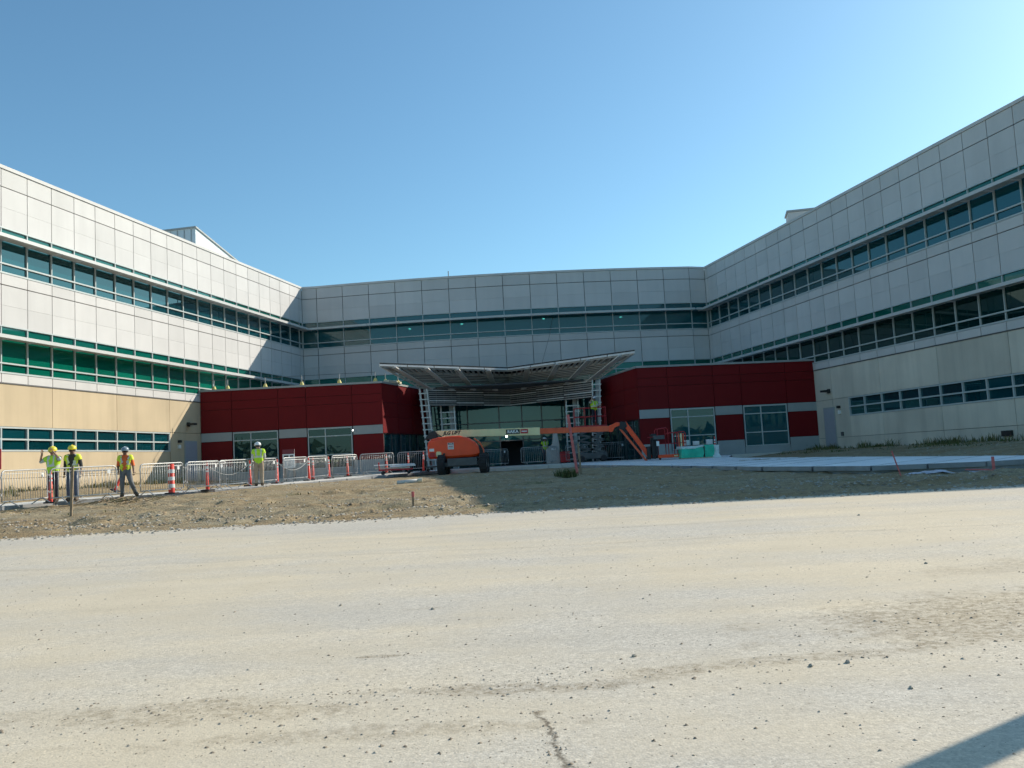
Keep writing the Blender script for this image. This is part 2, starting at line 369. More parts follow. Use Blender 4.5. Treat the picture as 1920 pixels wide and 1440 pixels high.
def mat_road():
    m, t, b = nodes_of('dusty_asphalt'); b.inputs['Roughness'].default_value = .93; b.inputs['Specular IOR Level'].default_value = .2
    g = N(t, 'ShaderNodeNewGeometry').outputs['Position']
    big = noise(t, mapping(t, g, (.6, 1, 1)), .22, 5, .6); mid = noise(t, g, 1.1, 6, .65)
    trk = noise(t, mapping(t, g, (.05, .6, 1)), 1.0, 5, .6); trk2 = noise(t, mapping(t, g, (.06, 2.2, 1)), 1.0, 4, .6)
    fine = noise(t, g, 30, 4, .8); fine2 = noise(t, g, 95, 2, .8); edge = noise(t, g, 2.4, 6, .75); crumb = noise(t, g, 16, 4, .8)
    tan, grey = (.640, .545, .400), (.560, .505, .420)
    mixf = math_(t, 'ADD', maprange(t, big, .38, .60, -.25, 1.0), maprange(t, trk, .40, .62, -.2, .3))
    mixf = math_(t, 'ADD', mixf, maprange(t, mid, .3, .7, -.25, .25))
    c = mixcol(t, math_(t, 'MINIMUM', math_(t, 'MAXIMUM', mixf, 0), 1), tan, grey)
    c = scalecol(t, c, maprange(t, trk2, .35, .65, .965, 1.03))
    c = scalecol(t, c, maprange(t, mid, .3, .7, .95, 1.05))
    # loose brown dirt tracked on to the paving, thin and crumbly
    for (cx, cy, rx, ry, ro, k) in ((3.4, 6.7, 1.5, .75, .25, .8), (1.7, 5.75, 1.3, .12, .12, .6), (-.25, 5.45, .7, .12, -.1, .7), (.55, 5.45, .6, .10, .25, .5), (-2.0, 5.3, 1.1, .24, -.05, .6), (-1.0, 6.4, .2, .05, 0, .7),
                                (-.9, 8.1, .2, .06, 0, .4), (.05, 4.95, .05, .07, .0, .9), (-.9, 4.75, 1.2, .13, .0, .45), (5.3, 8.9, 1.6, .3, .3, .4)):
        e_ = ell(t, g, cx, cy, rx, ry, ro, edge); e_ = math_(t, 'MULTIPLY', math_(t, 'MULTIPLY', e_, k), maprange(t, crumb, .40, .62, .05, 1))
        c = mixcol(t, e_, c, (.26, .20, .125))
    # open crack running out of the near edge
    spx = N(t, 'ShaderNodeSeparateXYZ'); t.links.new(g, spx.inputs[0])
    xc = math_(t, 'ADD', math_(t, 'SUBTRACT', spx.outputs[0], .13), math_(t, 'MULTIPLY', math_(t, 'SUBTRACT', spx.outputs[1], 4.4), .12)); xc = math_(t, 'ADD', xc, maprange(t, edge, .3, .7, -.05, .05))
    ck = math_(t, 'MULTIPLY', maprange(t, math_(t, 'ABSOLUTE', xc), .004, .022, .85, 0), maprange(t, spx.outputs[1], 4.85, 5.0, 1, 0))
    c = mixcol(t, math_(t, 'MULTIPLY', ck, maprange(t, crumb, .35, .5, .3, 1)), c, (.13, .105, .075))
    # long tyre line with soil in it
    sp = N(t, 'ShaderNodeSeparateXYZ'); t.links.new(g, sp.inputs[0])
    yy = math_(t, 'ADD', sp.outputs[1], math_(t, 'MULTIPLY', sp.outputs[0], .055)); yy = math_(t, 'ADD', yy, maprange(t, noise(t, g, .5, 3), .3, .7, -.22, .22))
    brk = maprange(t, edge, .35, .6, .15, 1)
    for y0, wd, k, cc in ((12.2, .10, .30, (.30, .24, .16)), (12.75, .16, .30, (.64, .55, .38)), (14.1, .13, .22, (.32, .27, .19)), (14.6, .22, .30, (.64, .55, .39)), (15.6, .10, .2, (.30, .25, .17)), (10.3, .2, .22, (.64, .55, .38))):
        tr = maprange(t, math_(t, 'ABSOLUTE', math_(t, 'SUBTRACT', yy, y0)), 0, wd, k, 0)
        c = mixcol(t, math_(t, 'MULTIPLY', tr, brk), c, cc)
    grain = math_(t, 'MULTIPLY', maprange(t, fine, .25, .75, .74, 1.26), maprange(t, fine2, .25, .75, .76, 1.24))
    dusty = maprange(t, math_(t, 'ADD', math_(t, 'MULTIPLY', big, .6), math_(t, 'MULTIPLY', mid, .4)), .42, .60, .28, 1.0)     # smooth where dust has settled
    hts = []
    for sc_, lo_, hi_ in ((34, .90, 1.08), (78, .85, 1.12)):
        v_ = N(t, 'ShaderNodeTexVoronoi'); v_.inputs['Scale'].default_value = sc_; t.links.new(g, v_.inputs['Vector'])
        sx_ = N(t, 'ShaderNodeSeparateColor'); t.links.new(v_.outputs['Color'], sx_.inputs[0]); grain = math_(t, 'MULTIPLY', grain, maprange(t, sx_.outputs[0], 0, 1, lo_, hi_)); hts.append(v_.outputs['Distance'])
    grain = math_(t, 'ADD', 1.0, math_(t, 'MULTIPLY', math_(t, 'SUBTRACT', grain, 1.0), dusty))
    c = scalecol(t, c, grain)
    vo = N(t, 'ShaderNodeTexVoronoi'); vo.inputs['Scale'].default_value = 9; t.links.new(g, vo.inputs['Vector'])
    c = mixcol(t, maprange(t, vo.outputs['Distance'], .05, .085, .6, 0), c, (.15, .12, .085))
    vo2 = N(t, 'ShaderNodeTexVoronoi'); vo2.inputs['Scale'].default_value = 21; t.links.new(g, vo2.inputs['Vector'])
    c = mixcol(t, math_(t, 'MULTIPLY', maprange(t, vo2.outputs['Distance'], .10, .16, .55, 0), maprange(t, edge, .45, .6, .15, 1)), c, (.17, .135, .09))
    t.links.new(c, b.inputs['Base Color'])
    bn = N(t, 'ShaderNodeBump'); bn.inputs['Strength'].default_value = .16; bn.inputs['Distance'].default_value = .008
    t.links.new(math_(t, 'SUBTRACT', math_(t, 'MULTIPLY', fine, .6), math_(t, 'ADD', hts[0], hts[1])), bn.inputs['Height']); t.links.new(bn.outputs[0], b.inputs['Normal'])
    return m

def axis(parts):
    out = []
    for a, b, s in parts: out.append(np.arange(a, b - 1e-6, s))
    return np.unique(np.concatenate(out + [np.array([parts[-1][1]])]))
gx = axis([(-600, -120, 60), (-120, -28, 8), (-28, 26, .13), (26, 120, 8), (120, 600, 60)])
gy = axis([(-400, -40, 40), (-40, 17, 4), (17, 29, .11), (29, 42, .2), (42, 66, 1.5), (66, 120, 10), (120, 900, 80)])
ground = grid_mesh('ground', gx, gy, lambda X, Y: terrain(X, Y), mat_ground()); tag(ground, kind='structure')
rx = axis([(-300, -30, 30), (-30, 30, .12), (30, 300, 30)])
ry = np.concatenate([np.arange(-16, 17.0, 1.5), np.linspace(17.0, ROAD_Y, 6)])
def road_z(X, Y): return .029 * Y + .004
road = grid_mesh('road', rx, ry, road_z, mat_road()); tag(road, kind='structure')
# ragged edge of the paving
vv = np.zeros(len(road.data.vertices) * 3); road.data.vertices.foreach_get('co', vv); vv = vv.reshape(-1, 3)
k = vv[:, 1] > 16.9
vv[k, 1] += (.16 * fbm(vv[k, 0] * .7, vv[k, 0] * 0 + 2.2, 3) + .16 * fbm(vv[k, 0] * 3.1, vv[k, 0] * 0 + 7.2, 3)) * ((vv[k, 1] - 16.9) / .9)
vv[vv[:, 1] > ROAD_Y - .55, 2] -= .0
road.data.vertices.foreach_set('co', vv.ravel()); road.data.update()

# ------------------------------------------------------------------ sidewalks and entrance plaza (slabs of poured concrete)
def offset_line(pts, wd):
    out = []
    for i, p in enumerate(pts):
        a = Vector(pts[max(i - 1, 0)]); b = Vector(pts[min(i + 1, len(pts) - 1)]); d = (b - a).normalized()
        out.append(Vector(p) + Vector((-d.y, d.x)) * wd)
    return out
def sidewalk(name, near, far, mat):
    m = MB(); n = len(near)
    for i in range(n - 1):                        # the bed under the slabs
        q = [Vector(near[i]), Vector(near[i + 1]), Vector(far[i + 1]), Vector(far[i])]; q = [q[0].lerp(q[3], .02), q[1].lerp(q[2], .02), q[2].lerp(q[1], .02), q[3].lerp(q[0], .02)]
        zs_ = [walk_z(p[1]) for p in q]
        m.add([(p[0], p[1], z - .012) for p, z in zip(q, zs_)] + [(p[0], p[1], z - .45) for p, z in zip(q, zs_)],
              [(0, 1, 2, 3), (0, 4, 5, 1), (2, 6, 7, 3)], 0)
    bed = m.build(name, 'kerb_face'); tag(bed, kind='structure')
    for i in range(n - 1):
        a, b, c, d = [Vector(p) for p in (near[i], near[i + 1], far[i + 1], far[i])]
        L = (b - a).length; ks = max(1, round(L / 1.8))
        for j in range(ks):
            t0, t1 = j / ks + .010, (j + 1) / ks - .010
            q = [a.lerp(b, t0), a.lerp(b, t1), d.lerp(c, t1), d.lerp(c, t0)]
            zz = [walk_z(p.y) for p in q]; sm = MB()
            cx = sum(p.x for p in q) / 4; cy = sum(p.y for p in q) / 4; cz = sum(zz) / 4
            sm.add([(p.x - cx, p.y - cy, z - cz) for p, z in zip(q, zz)] + [(p.x - cx, p.y - cy, z - cz - .13) for p, z in zip(q, zz)],
                   [(0, 1, 2, 3)]); sm.add(sm.v[:8], [(4, 7, 6, 5), (0, 4, 5, 1), (1, 5, 6, 2), (2, 6, 7, 3), (3, 7, 4, 0)], 1)
            sm.build('slab', [mat, 'kerb_face'], bed, loc=(cx, cy, cz))
    return bed
nearL = [(-21.5, 20.5), (-18.2, 24.2), (-16.25, 28.0), (-15.5, 30.0), (-14.4, 31.6), (-13.0, 32.6), (-11.5, 33.9), (-10.1, 36.0), (-8.7, 39.3), (-7.0, 43.2), (-5.3, 46.9), (-3.6, 49.6)]
farL = [(p.x, p.y) for p in offset_line(nearL, 2.3)]
sidewalk('sidewalk', nearL, farL, 'concrete')
nearR = [(3.4, 49.6), (3.1, 43.8), (4.3, 40.2), (5.95, 34.2), (7.6, 27.7), (9.4, 23.75), (11.97, 22.8), (14.0, 22.9), (19, 23.2), (30, 23.6)]
farR = [(12.0, 49.6), (10.6, 44.5), (10.3, 41.5), (11.0, 39.0), (12.6, 33.2), (13.6, 28.4), (14.5, 25.6), (16.5, 25.0), (20, 25.3), (30, 25.7)]
sidewalk('sidewalk', nearR, farR, 'concrete_new')
plaza = MB().prism([(-18.0, 49.63), (12.4, 49.63), (17.6, 51), (17.6, 66), (-18, 66)], .6, 1.282).build('plaza', 'concrete'); tag(plaza, kind='structure')
# kerb in front of the plaza
kb = MB()
for i in range(9): kb.box(-3.4 + i * .74, -3.4 + i * .74 + .73, 49.3, 49.58, .8, 1.26)
tag(kb.build('kerb', 'concrete', bevel=.02), kind='structure')

# ------------------------------------------------------------------ the office building: two wings and a bowed centre
Z = dict(top=15.32, P=15.17, A=14.38, mid=13.49, B=12.594, B3s=12.12, T3=11.048, S3=10.63, C=10.13, mid2=9.25, B2=8.364, B2s=7.88, T2=6.781, S2=6.364, D=5.95, Gt=4.073, Gm=3.578, Gb=3.103)
building = thing('office_building', (0, 64, 1.2), 0, 'three storey office building of pale metal panels with ribbon windows around the forecourt', 'building')
BI = Matrix.Translation((0, -64, -1.2))
def bpart(mb, name, mat):
    o = mb.build(name, mat, building); o.matrix_basis = BI.copy(); return o
def fbox(m, F, s0, s1, o0, o1, z0, z1, mi=0):
    vs = [F @ Vector(q) for q in [(s0, -o1, z0), (s1, -o1, z0), (s1, -o0, z0), (s0, -o0, z0), (s0, -o1, z1), (s1, -o1, z1), (s1, -o0, z1), (s0, -o0, z1)]]
    m.add(vs, [(0, 3, 2, 1), (4, 5, 6, 7), (0, 1, 5, 4), (1, 2, 6, 5), (2, 3, 7, 6), (3, 0, 4, 7)], mi)
G_ = .020
def column(w, F, s0, s1, glass_hi, glass_lo, lower=True, base_panel=True):
    a, b = s0 + G_, s1 - G_
    def pan(z0, z1, nm='wall_panel'): put(nm, w, F, a, b, -.05, 0, z0, z1, 'panel')
    pan(Z['A'] + G_, Z['P'] - .012, 'parapet_panel'); pan(Z['mid'] + .003, Z['A'] - G_); pan(Z['B'] + .03, Z['mid'] - .003)
    pan(Z['C'] + G_, Z['S3'] - .03, 'sill_panel'); pan(Z['mid2'] + .003, Z['C'] - G_); pan(Z['B2'] + .03, Z['mid2'] - .003)
    def pane(z0, z1, m, nm='pane'): put(nm, w, F, s0 + .03, s1 - .03, -.085, -.07, z0, z1, m)
    pane(Z['B3s'] + .03, Z['B'] - .03, 'spandrel' if glass_hi != 'clear' else 'clear', 'upper_pane'); pane(Z['T3'] + .03, Z['B3s'] - .03, glass_hi); pane(Z['S3'] + .05, Z['T3'] - .03, glass_hi, 'lower_pane')
    if lower:
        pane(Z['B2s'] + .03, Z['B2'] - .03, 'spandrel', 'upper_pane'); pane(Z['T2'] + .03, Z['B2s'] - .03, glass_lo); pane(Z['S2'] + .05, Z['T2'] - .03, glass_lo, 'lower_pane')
        if base_panel: pan(Z['D'] + .02, Z['S2'] - .03, 'sill_panel')
def mullions(w, F, s, lower=True):
    put('mullion', w, F, s - .027, s + .027, -.10, .0, Z['S3'], Z['B'] + .0, 'alu')
    if lower: put('mullion', w, F, s - .027, s + .027, -.10, .0, Z['S2'], Z['B2'] + .0, 'alu')
def rails(w, F, s0, s1, lower=True):
    for z, h in ((Z['B'], .055), (Z['B3s'], .05), (Z['T3'], .065), (Z['S3'] + .02, .075)): put('transom', w, F, s0, s1, -.10, .022, z - h / 2, z + h / 2, 'alu')
    if lower:
        for z, h in ((Z['B2'], .055), (Z['B2s'], .05), (Z['T2'], .065), (Z['S2'] + .02, .075)): put('transom', w, F, s0, s1, -.10, .022, z - h / 2, z + h / 2, 'alu')
def sunshade(w, F, joints, z, s0, s1):
    put('sunshade_rail', w, F, s0, s1, .66, .74, z - .15, z, 'shade')
    for i, s in enumerate(joints):
        put('sunshade_bracket', w, F, s - .03, s + .03, .02, .66, z - .12, z - .02, 'shade')
        if i + 1 < len(joints) and joints[i + 1] - s > .5:
            put('sunshade_shelf', w, F, s + .09, joints[i + 1] - .09, .03, .655, z - .085, z - .05, 'shade')

def make_wing(F, joints, s0, s1, win, label, precast, door_s, doorw, lamp_s, box_s, s_pav, extra=None, lo='glass', ext=(0, 0), skew=None):
    m = MB(); c = [F @ Vector((s0 - ext[0], .12, 0)), F @ Vector((s1 + ext[1], .12, 0)), F @ Vector((s1 + ext[1], 14, 0)), F @ Vector((s0 - ext[0], 14, 0))]
    if skew: c[2] = c[1] + Vector((14, skew, 0))
    m.prism([(p.x, p.y) for p in c], .7, 15.12)
    wg = bpart(m, 'wing', 'joint'); wg['label'] = label
    js = [s0] + [j for j in joints if s0 + .3 < j < s1 - .3] + [s1]
    for i in range(len(js) - 1): column(wg, F, js[i], js[i + 1], 'glass_up', lo)
    for j in js: mullions(wg, F, j)
    rails(wg, F, s0, s1)
    sunshade(wg, F, js, 12.10, s0, s1); sunshade(wg, F, js, 7.86, s0, s1)
    put('coping', wg, F, s0 - .05, s1 + .05, -.5, .05, Z['P'], Z['top'], 'panel')
    put('roof', wg, F, s0, s1, -14, -.5, 15.12, 15.16, 'roofing')
    put('reveal_shadow', wg, F, s0, s1, -.10, .015, Z['D'] - .035, Z['D'] + .012, 'steel_dark')  # dark strip standing in for the shadow line below the metal panels
    # precast base storey, three modules to a panel, ribbon window set in
    a, b = win
    ps = [s0] + [j for i, j in enumerate(joints) if s0 + .3 < j < s1 - .3 and (i + extra) % 3 == 0] + [s1]
    for i in range(len(ps) - 1):
        p, q = ps[i] + .012, ps[i + 1] - .012
        put('precast_panel', wg, F, p, q, -.12, -.02, Z['Gt'] + .05, Z['D'] - .04, precast)
        put('precast_panel', wg, F, p, q, -.12, -.02, .75, 1.92, precast)
        for u, v in ((p, min(q, a)), (max(p, b), q)):
            if v - u > .15: put('precast_panel', wg, F, u, v, -.12, -.02, 1.94, Z['Gt'] + .03, precast)
        u, v = max(p, a), min(q, b)
        if v - u > .15: put('precast_panel', wg, F, u, v, -.12, -.02, 1.94, Z['Gb'] - .05, precast)
    wj = [a] + [j for j in joints if a + .3 < j < b - .3] + [b]
    for i in range(len(wj) - 1):
        for z0, z1 in ((Z['Gb'] + .03, Z['Gm'] - .025), (Z['Gm'] + .025, Z['Gt'] - .03)): put('pane', wg, F, wj[i] + .03, wj[i + 1] - .03, -.112, -.10, z0, z1, 'glass_up')
    for j in wj: put('mullion', wg, F, j - .035, j + .035, -.119, -.01, Z['Gb'], Z['Gt'], 'alu')
    for z in (Z['Gb'], Z['Gm'], Z['Gt']): put('transom', wg, F, a - .03, b + .03, -.119, -.005, z - .035, z + .035, 'alu')
    # door, wall light, small fixtures
    put('door_frame', wg, F, door_s - .07, door_s + doorw + .07, -.10, .012, 1.2, 3.68, 'grey_panel')
    put('door', wg, F, door_s, door_s + doorw, -.05, .03, 1.25, 3.6, 'door')
    put('wall_light_arm', wg, F, lamp_s - .08, lamp_s + .08, -.02, .10, 4.48, 4.72, 'black')
    l = put('wall_light', wg, F, lamp_s - .17, lamp_s + .17, .08, .48, 4.55, 4.66, 'black')
    put('fixture', wg, F, box_s - .07, box_s + .07, -.02, .16, 3.56, 3.70, 'black')
    put('fixture', wg, F, box_s - .09, box_s + .09, -.02, .08, 3.24, 3.44, 'white')
    return wg
jl = [MOD * i for i in range(-3, 20)]
wingL = make_wing(FL, jl, -4.5, LN * MOD, (-4.4, 11.95), 'sunlit wing with cream precast base along the fence', 'precast', 13.4, 1.12, 13.7, 12.78, 15.0, extra=1, ext=(0, 3))
kR = lambda k: (RN - k) * MOD
jr = sorted(kR(k) for k in range(-2, 21))
RE = kR(-2.1)
wingR = make_wing(FR, jr, 0, RE, (kR(8.93), kR(-1.6)), 'shaded wing with grey precast base beyond the new sidewalk', 'precast_grey', kR(10.6), 1.0, kR(10.14), kR(9.55), 13.9, extra=2, lo='glass_shaded', ext=(3, 0), skew=-.7)
put('vent', wingR, FR, kR(1.35) - .28, kR(1.35) + .28, -.02, .10, 1.50, 1.74, 'black')
put('fixture', wingR, FR, kR(9.46) - .06, kR(9.46) + .06, -.02, .10, 2.0, 2.22, 'steel_dark')
# end walls of both wings
pc = FR @ Vector((RE, 0, 0)); FX = frame((pc.x, pc.y), (14, -.7))
for i in range(7):
    for z0, z1, mt in ((.75, 5.9, 'precast_grey'), (5.95, 10.1, 'panel'), (10.14, 15.1, 'panel')):
        put('end_panel', wingL, FL, -4.56, -4.501, -14 + i * 2.0 + .02, -14 + i * 2.0 + 1.98 - (.14 if i == 6 else 0), z0, z1, mt)
        put('end_panel', wingR, FX, i * 2.0 + .02, i * 2.0 + 1.98, .03, .10, z0, z1, mt)
put('coping', wingR, FX, -.05, 14, -.5, .12, Z['P'], Z['top'], 'panel')

# centre: bowed facade, 2 m modules
def arc_y(x): return 64.12 + 1.35 * ((x + .2) / 15) ** 2
cx = [-14.2 + 1.985 * i for i in range(15)]
cp = [Vector((JL.x, JL.y))] + [Vector((x, arc_y(x))) for x in cx] + [Vector((JR.x, JR.y))]
def inset(p): return (p.x, p.y + .13)
poly = [inset(p) for p in cp] + [(JR.x + 6, 82), (JL.x - 6, 82)]
cm = MB().prism(poly, .7, Z['S3'] - .01).prism(poly, Z['B'] + .02, 15.12)
cm.prism([(-15, 71.5), (15, 71.5), (15, 82), (-15, 82)], Z['S3'], Z['B'])
centre = bpart(cm, 'wing', 'joint'); centre['label'] = 'bowed centre front in shade above the entrance'
ci = MB().box(-14.5, 14.5, 71.3, 71.45, Z['S3'] + .01, Z['B'] - .01); 
for x in (-14.5, 14.3): ci.box(x, x + .2, 66, 71, Z['S3'] + .01, Z['B'] - .01)
for x in (-9.6, -4.95, -.6, 5.0, 9.4): ci.box(x - .42, x + .42, 66.0, 66.8, Z['S3'] + .01, Z['B'] - .01)
o = ci.build('interior_wall', 'interior', centre)
ceil = MB()
for x in range(-13, 14, 2): ceil.box(x, x + 1.9, 65.0 if abs(x) < 9 else 66, 71.2, Z['B'] - .06, Z['B'] - .02)
ceil.build('ceiling_panel', 'interior', centre)
for x, y, z in ((-3.5, 65.6, 11.95), (2.6, 65.4, 12.0), (-6.1, 66.5, 10.95), (-7.6, 67.5, 12.1), (8.6, 67.5, 12.15)):
    MB().lathe([(.001, -.05), (.09, -.03), (.09, .03), (.001, .05)], 12, (x, y, z)).build('ceiling_lamp', 'lamp', centre)
for i in range(len(cp) - 1):
    a, b = cp[i], cp[i + 1]; F = frame(a, b - a); L = (b - a).length
    column(centre, F, 0, L, 'clear', 'glass', lower=True)
    rails(centre, F, 0, L)
    sunshade(centre, F, [0, L] if i == len(cp) - 2 else [0, L], 12.10, 0, L)
    put('coping', centre, F, -.01, L + .01, -.5, .05, Z['P'], Z['top'], 'panel')
    mullions(centre, F, 0); 
    if i == len(cp) - 2: mullions(centre, F, L)
rp = MB().prism([(p.x, p.y + .5) for p in cp] + [(JR.x + 6, 82), (JL.x - 6, 82)], 15.12, 15.16).build('roof', 'roofing', centre)
# thin cable and stub aerial on the parapet
MB().tube([(-4.25, 64.4, 15.3), (-4.25, 64.4, 15.75)], .03, 6).build('aerial', 'black', centre)
MB().tube([(3.3, 64.0, 12.2), (2.9, 63.9, 10.5), (2.2, 63.85, 8.4)], .012, 5).build('cable', 'steel_dark', centre)

# roof plant rooms
ph = thing('plant_enclosure', (-22.4, 59, 15.16), 0, 'pale blue metal plant room with sloping top on the roof of the sunlit wing', 'plant room')
FP = frame((-20.15, 56.94), DL); pI = Matrix.Translation((22.4, -59, -15.16))
m = MB(); A = FP
def P3(s, o, z): return FP @ Vector((s, -o, z))
m.add([P3(0, 0, 15.1), P3(5.2, 0, 15.1), P3(5.2, -6, 15.1), P3(0, -6, 15.1), P3(0, 0, 17.86), P3(5.2, 0, 16.7), P3(5.2, -6, 16.7), P3(0, -6, 17.86)],
      [(0, 1, 5, 4), (1, 2, 6, 5), (2, 3, 7, 6), (3, 0, 4, 7), (4, 5, 6, 7)])
o = m.build('cladding', 'penthouse', ph); o.matrix_basis = pI
for i in range(12):
    q = MB(); q.bar(P3(-.02, -.3 - i * .5, 15.1), P3(-.02, -.3 - i * .5, 17.8), .04, .05); o = q.build('rib', 'grey_panel', ph); o.matrix_basis = pI
q = MB(); q.bar(P3(-.05, .04, 17.9), P3(5.25, .04, 16.74), .10, .10); q.bar(P3(-.05, .05, 17.9), P3(-.05, -6, 17.9), .10, .10); o = q.build('roof_trim', 'grey_panel', ph); o.matrix_basis = pI
rb = thing('roof_vent_box', (20.0, 59.6, 15.16), TR, 'small pale box rising above the parapet of the shaded wing', 'roof vent')
MB().box(-.6, 2.2, -.7, .9, 0, 2.2).build('casing', 'panel', rb, bevel=.03); MB().box(-.68, 2.28, -.78, .98, 2.2, 2.32).build('cap', 'grey_panel', rb)

# ------------------------------------------------------------------ red one-storey pavilions either side of the entrance
def pavilion(label, corner, far_pt, back, flip, roofpoly, gl):
    """corner: free front corner; far_pt: where the front meets the wing; back: rear end of the return wall"""
    root = thing('entrance_pavilion', ((corner[0] + far_pt[0]) / 2, corner[1], 1.2), 0, label, 'pavilion')
    RI = Matrix.Translation(-root.location)
    c, f, bk = Vector(corner), Vector(far_pt), Vector(back)
    F = frame(f, c - f) if not flip else frame(c, f - c); L = (c - f).length
    def u(s0, s1): return (s0, s1) if not flip else (L - s1, L - s0)       # s measured from the wing end
    F2 = RI @ F
    def pt(name, s0, s1, o0, o1, z0, z1, mat, par=root): a, b = u(s0, s1); return put(name, par, F2 if par is root else F, a, b, o0, o1, z0, z1, mat)
    k = L / 10.55
    bays = [(0, 1.80 * k, 's'), (1.80 * k, 4.50 * k, 'w'), (4.50 * k, 6.12 * k, 's'), (6.12 * k, 8.80 * k, 'w'), (8.80 * k, L, 's')]
    m = MB(); 
    a, b = u(0, L); fbox(m, F, a, b, -.35, -.06, 4.07, 6.5)
    for s0, s1, t in bays:
        if t == 's': a, b = u(s0, s1); fbox(m, F, a, b, -.35, -.06, 1.0, 4.07)
    wall = m.build('wall', 'redjoint', root); wall.matrix_basis = RI
    for s0, s1, t in bays:
        g = .012
        for z0, z1 in ((4.12, 5.42), (5.44, 5.91), (5.93, 6.52)): pt('panel', s0 + g, s1 - g, -.05, 0, z0, z1, 'red', wall)
        if t == 's':
            pt('band_panel', s0 + g, s1 - g, -.05, .004, 3.60, 4.10, 'grey_panel', wall)
            pt('panel', s0 + g, s1 - g, -.05, 0, 2.13, 3.58, 'red', wall); pt('base_panel', s0 + g, s1 - g, -.05, .02, 1.0, 2.11, 'grey_panel', wall)
        else:
            w0, w1 = s0 + .05, s1 - .05; ms = (w1 - 1.62 if not flip else w0 + 1.62) if False else w0 + (w1 - w0) * (.395 if not flip else .605)
            win = pt('window_frame', w0, w1, -.09, .02, 4.00, 4.085, 'alu')
            for x in (w0, ms - .03, w1 - .06): pt('mullion', x, x + .06, -.09, .016, 1.72, 4.0, 'alu', root)
            for z in (3.555, 2.47, 1.70): pt('transom', w0, w1, -.09, .010, z, z + .06, 'alu', root)
            for x0, x1 in ((w0 + .06, ms - .03), (ms + .03, w1 - .06)):
                for z0, z1 in ((3.615, 4.0), (2.53, 3.555), (1.76, 2.47)): pt('pane', x0, x1, -.05, -.035, z0, z1, gl, root)
            pt('base_panel', s0 + g, s1 - g, -.06, .012, 1.0, 1.69, 'grey_panel', root)
    a, b = u(0, L)
    cop = pt('coping', -.0, L + .06, -.35, .06, 6.53, 6.64, 'grey_panel')
    # return wall towards the doors: red above, dark storefront below
    Fr = frame(c, bk - c) if not flip else frame(bk, c - bk); Lr = (bk - c).length; Fr2 = RI @ Fr
    m = MB(); fbox(m, Fr, .30, Lr, -.30, -.06, 3.55, 6.5) if not flip else fbox(m, Fr, 0, Lr - .30, -.30, -.06, 3.55, 6.5)
    rw = m.build('return_wall', 'redjoint', root); rw.matrix_basis = RI
    for i in range(3):
        s0, s1 = Lr * i / 3 + .012, Lr * (i + 1) / 3 - .012
        for z0, z1 in ((3.62, 4.55), (4.57, 5.42), (5.44, 6.52)): put('panel', rw, Fr, s0, s1, -.05, 0, z0, z1, 'red')
    for i in range(5):
        s0, s1 = Lr * i / 5 + .03, Lr * (i + 1) / 5 - .03
        put('pane', rw, Fr, s0, s1, -.12, -.10, 1.32, 3.55, 'dark_clear')
        put('mullion', rw, Fr, s1, s1 + .06 if i < 4 else s1 + .03, -.15, -.06, 1.28, 3.55, 'steel_dark')
    put('coping', rw, Fr, 0, Lr, -.35, .05, 6.53, 6.64, 'grey_panel')
    # roof and dark room behind the glass
    rf = MB().prism(roofpoly, 6.30, 6.45).build('roof', 'roofing', root); rf.matrix_basis = RI
    m = MB(); cxm = sum(p[0] for p in roofpoly) / len(roofpoly)
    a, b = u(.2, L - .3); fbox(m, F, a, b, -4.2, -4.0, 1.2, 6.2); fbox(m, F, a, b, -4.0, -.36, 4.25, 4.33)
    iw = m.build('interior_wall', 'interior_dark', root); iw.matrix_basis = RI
    return root, F, RI, L, u
lp, FLP, RILP, LLP, uLP = pavilion('dark red panelled pavilion with two windows beside the barriers, roof posts on top', (-7.65, 51.85), (-18.2, 51.62), (-5.75, 58.2), False, [(-18.1, 51.75), (-7.75, 51.95), (-5.9, 58.2), (-5.9, 65), (-15.2, 65.4)], 'dark_clear')
rp_, FRP, RIRP, LRP, uRP = pavilion('dark red panelled pavilion with two windows behind the lift basket and green pallet', (7.2, 51.0), (17.88, 52.3), (5.68, 57.6), True, [(7.3, 51.1), (17.8, 52.4), (14.8, 65.4), (5.8, 65), (5.8, 57.6)], 'clear')
for x, y, z in ((-10.0, 53.2, 4.15), (-9.75, 54.0, 3.95)):
    q = MB().lathe([(.001, -.04), (.08, -.02), (.08, .02), (.001, .04)], 10, (x, y, z)).build('ceiling_lamp', 'lamp', lp); q.matrix_basis = RILP

# ------------------------------------------------------------------ glazed entrance behind the canopy
ent = thing('entrance_vestibule', (-.2, 60.5, 1.28), 0, 'glazed entrance wall with open dark doorway under the canopy', 'entrance')
EI = Matrix.Translation((.2, -60.5, -1.28)); FE = frame((-5.6, 60.5), (1, 0)); FE2 = EI @ FE
xs = [0, 2.45, 4.6, 6.15, 7.5, 9.1, 10.8]
for i in range(6):
    for z0, z1 in ((1.34, 2.95), (3.02, 4.2), (4.27, 5.55)):
        if i == 2 and z0 < 2: continue
        put('pane', ent, FE2, xs[i] + .04, xs[i + 1] - .04, -.02, 0, z0, z1, 'clear')
for x in xs: put('mullion', ent, FE2, x - .04, x + .04, -.06, .05, 1.28, 5.6, 'steel_dark')
for z in (2.985, 4.235, 5.6): put('transom', ent, FE2, 0, 10.8, -.06, .04, z - .035, z + .035, 'steel_dark')
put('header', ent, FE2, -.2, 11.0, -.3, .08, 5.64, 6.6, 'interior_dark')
put('soffit', ent, FE2, -.2, 11.0, .08, 4.4, 6.42, 6.5, 'interior_dark')
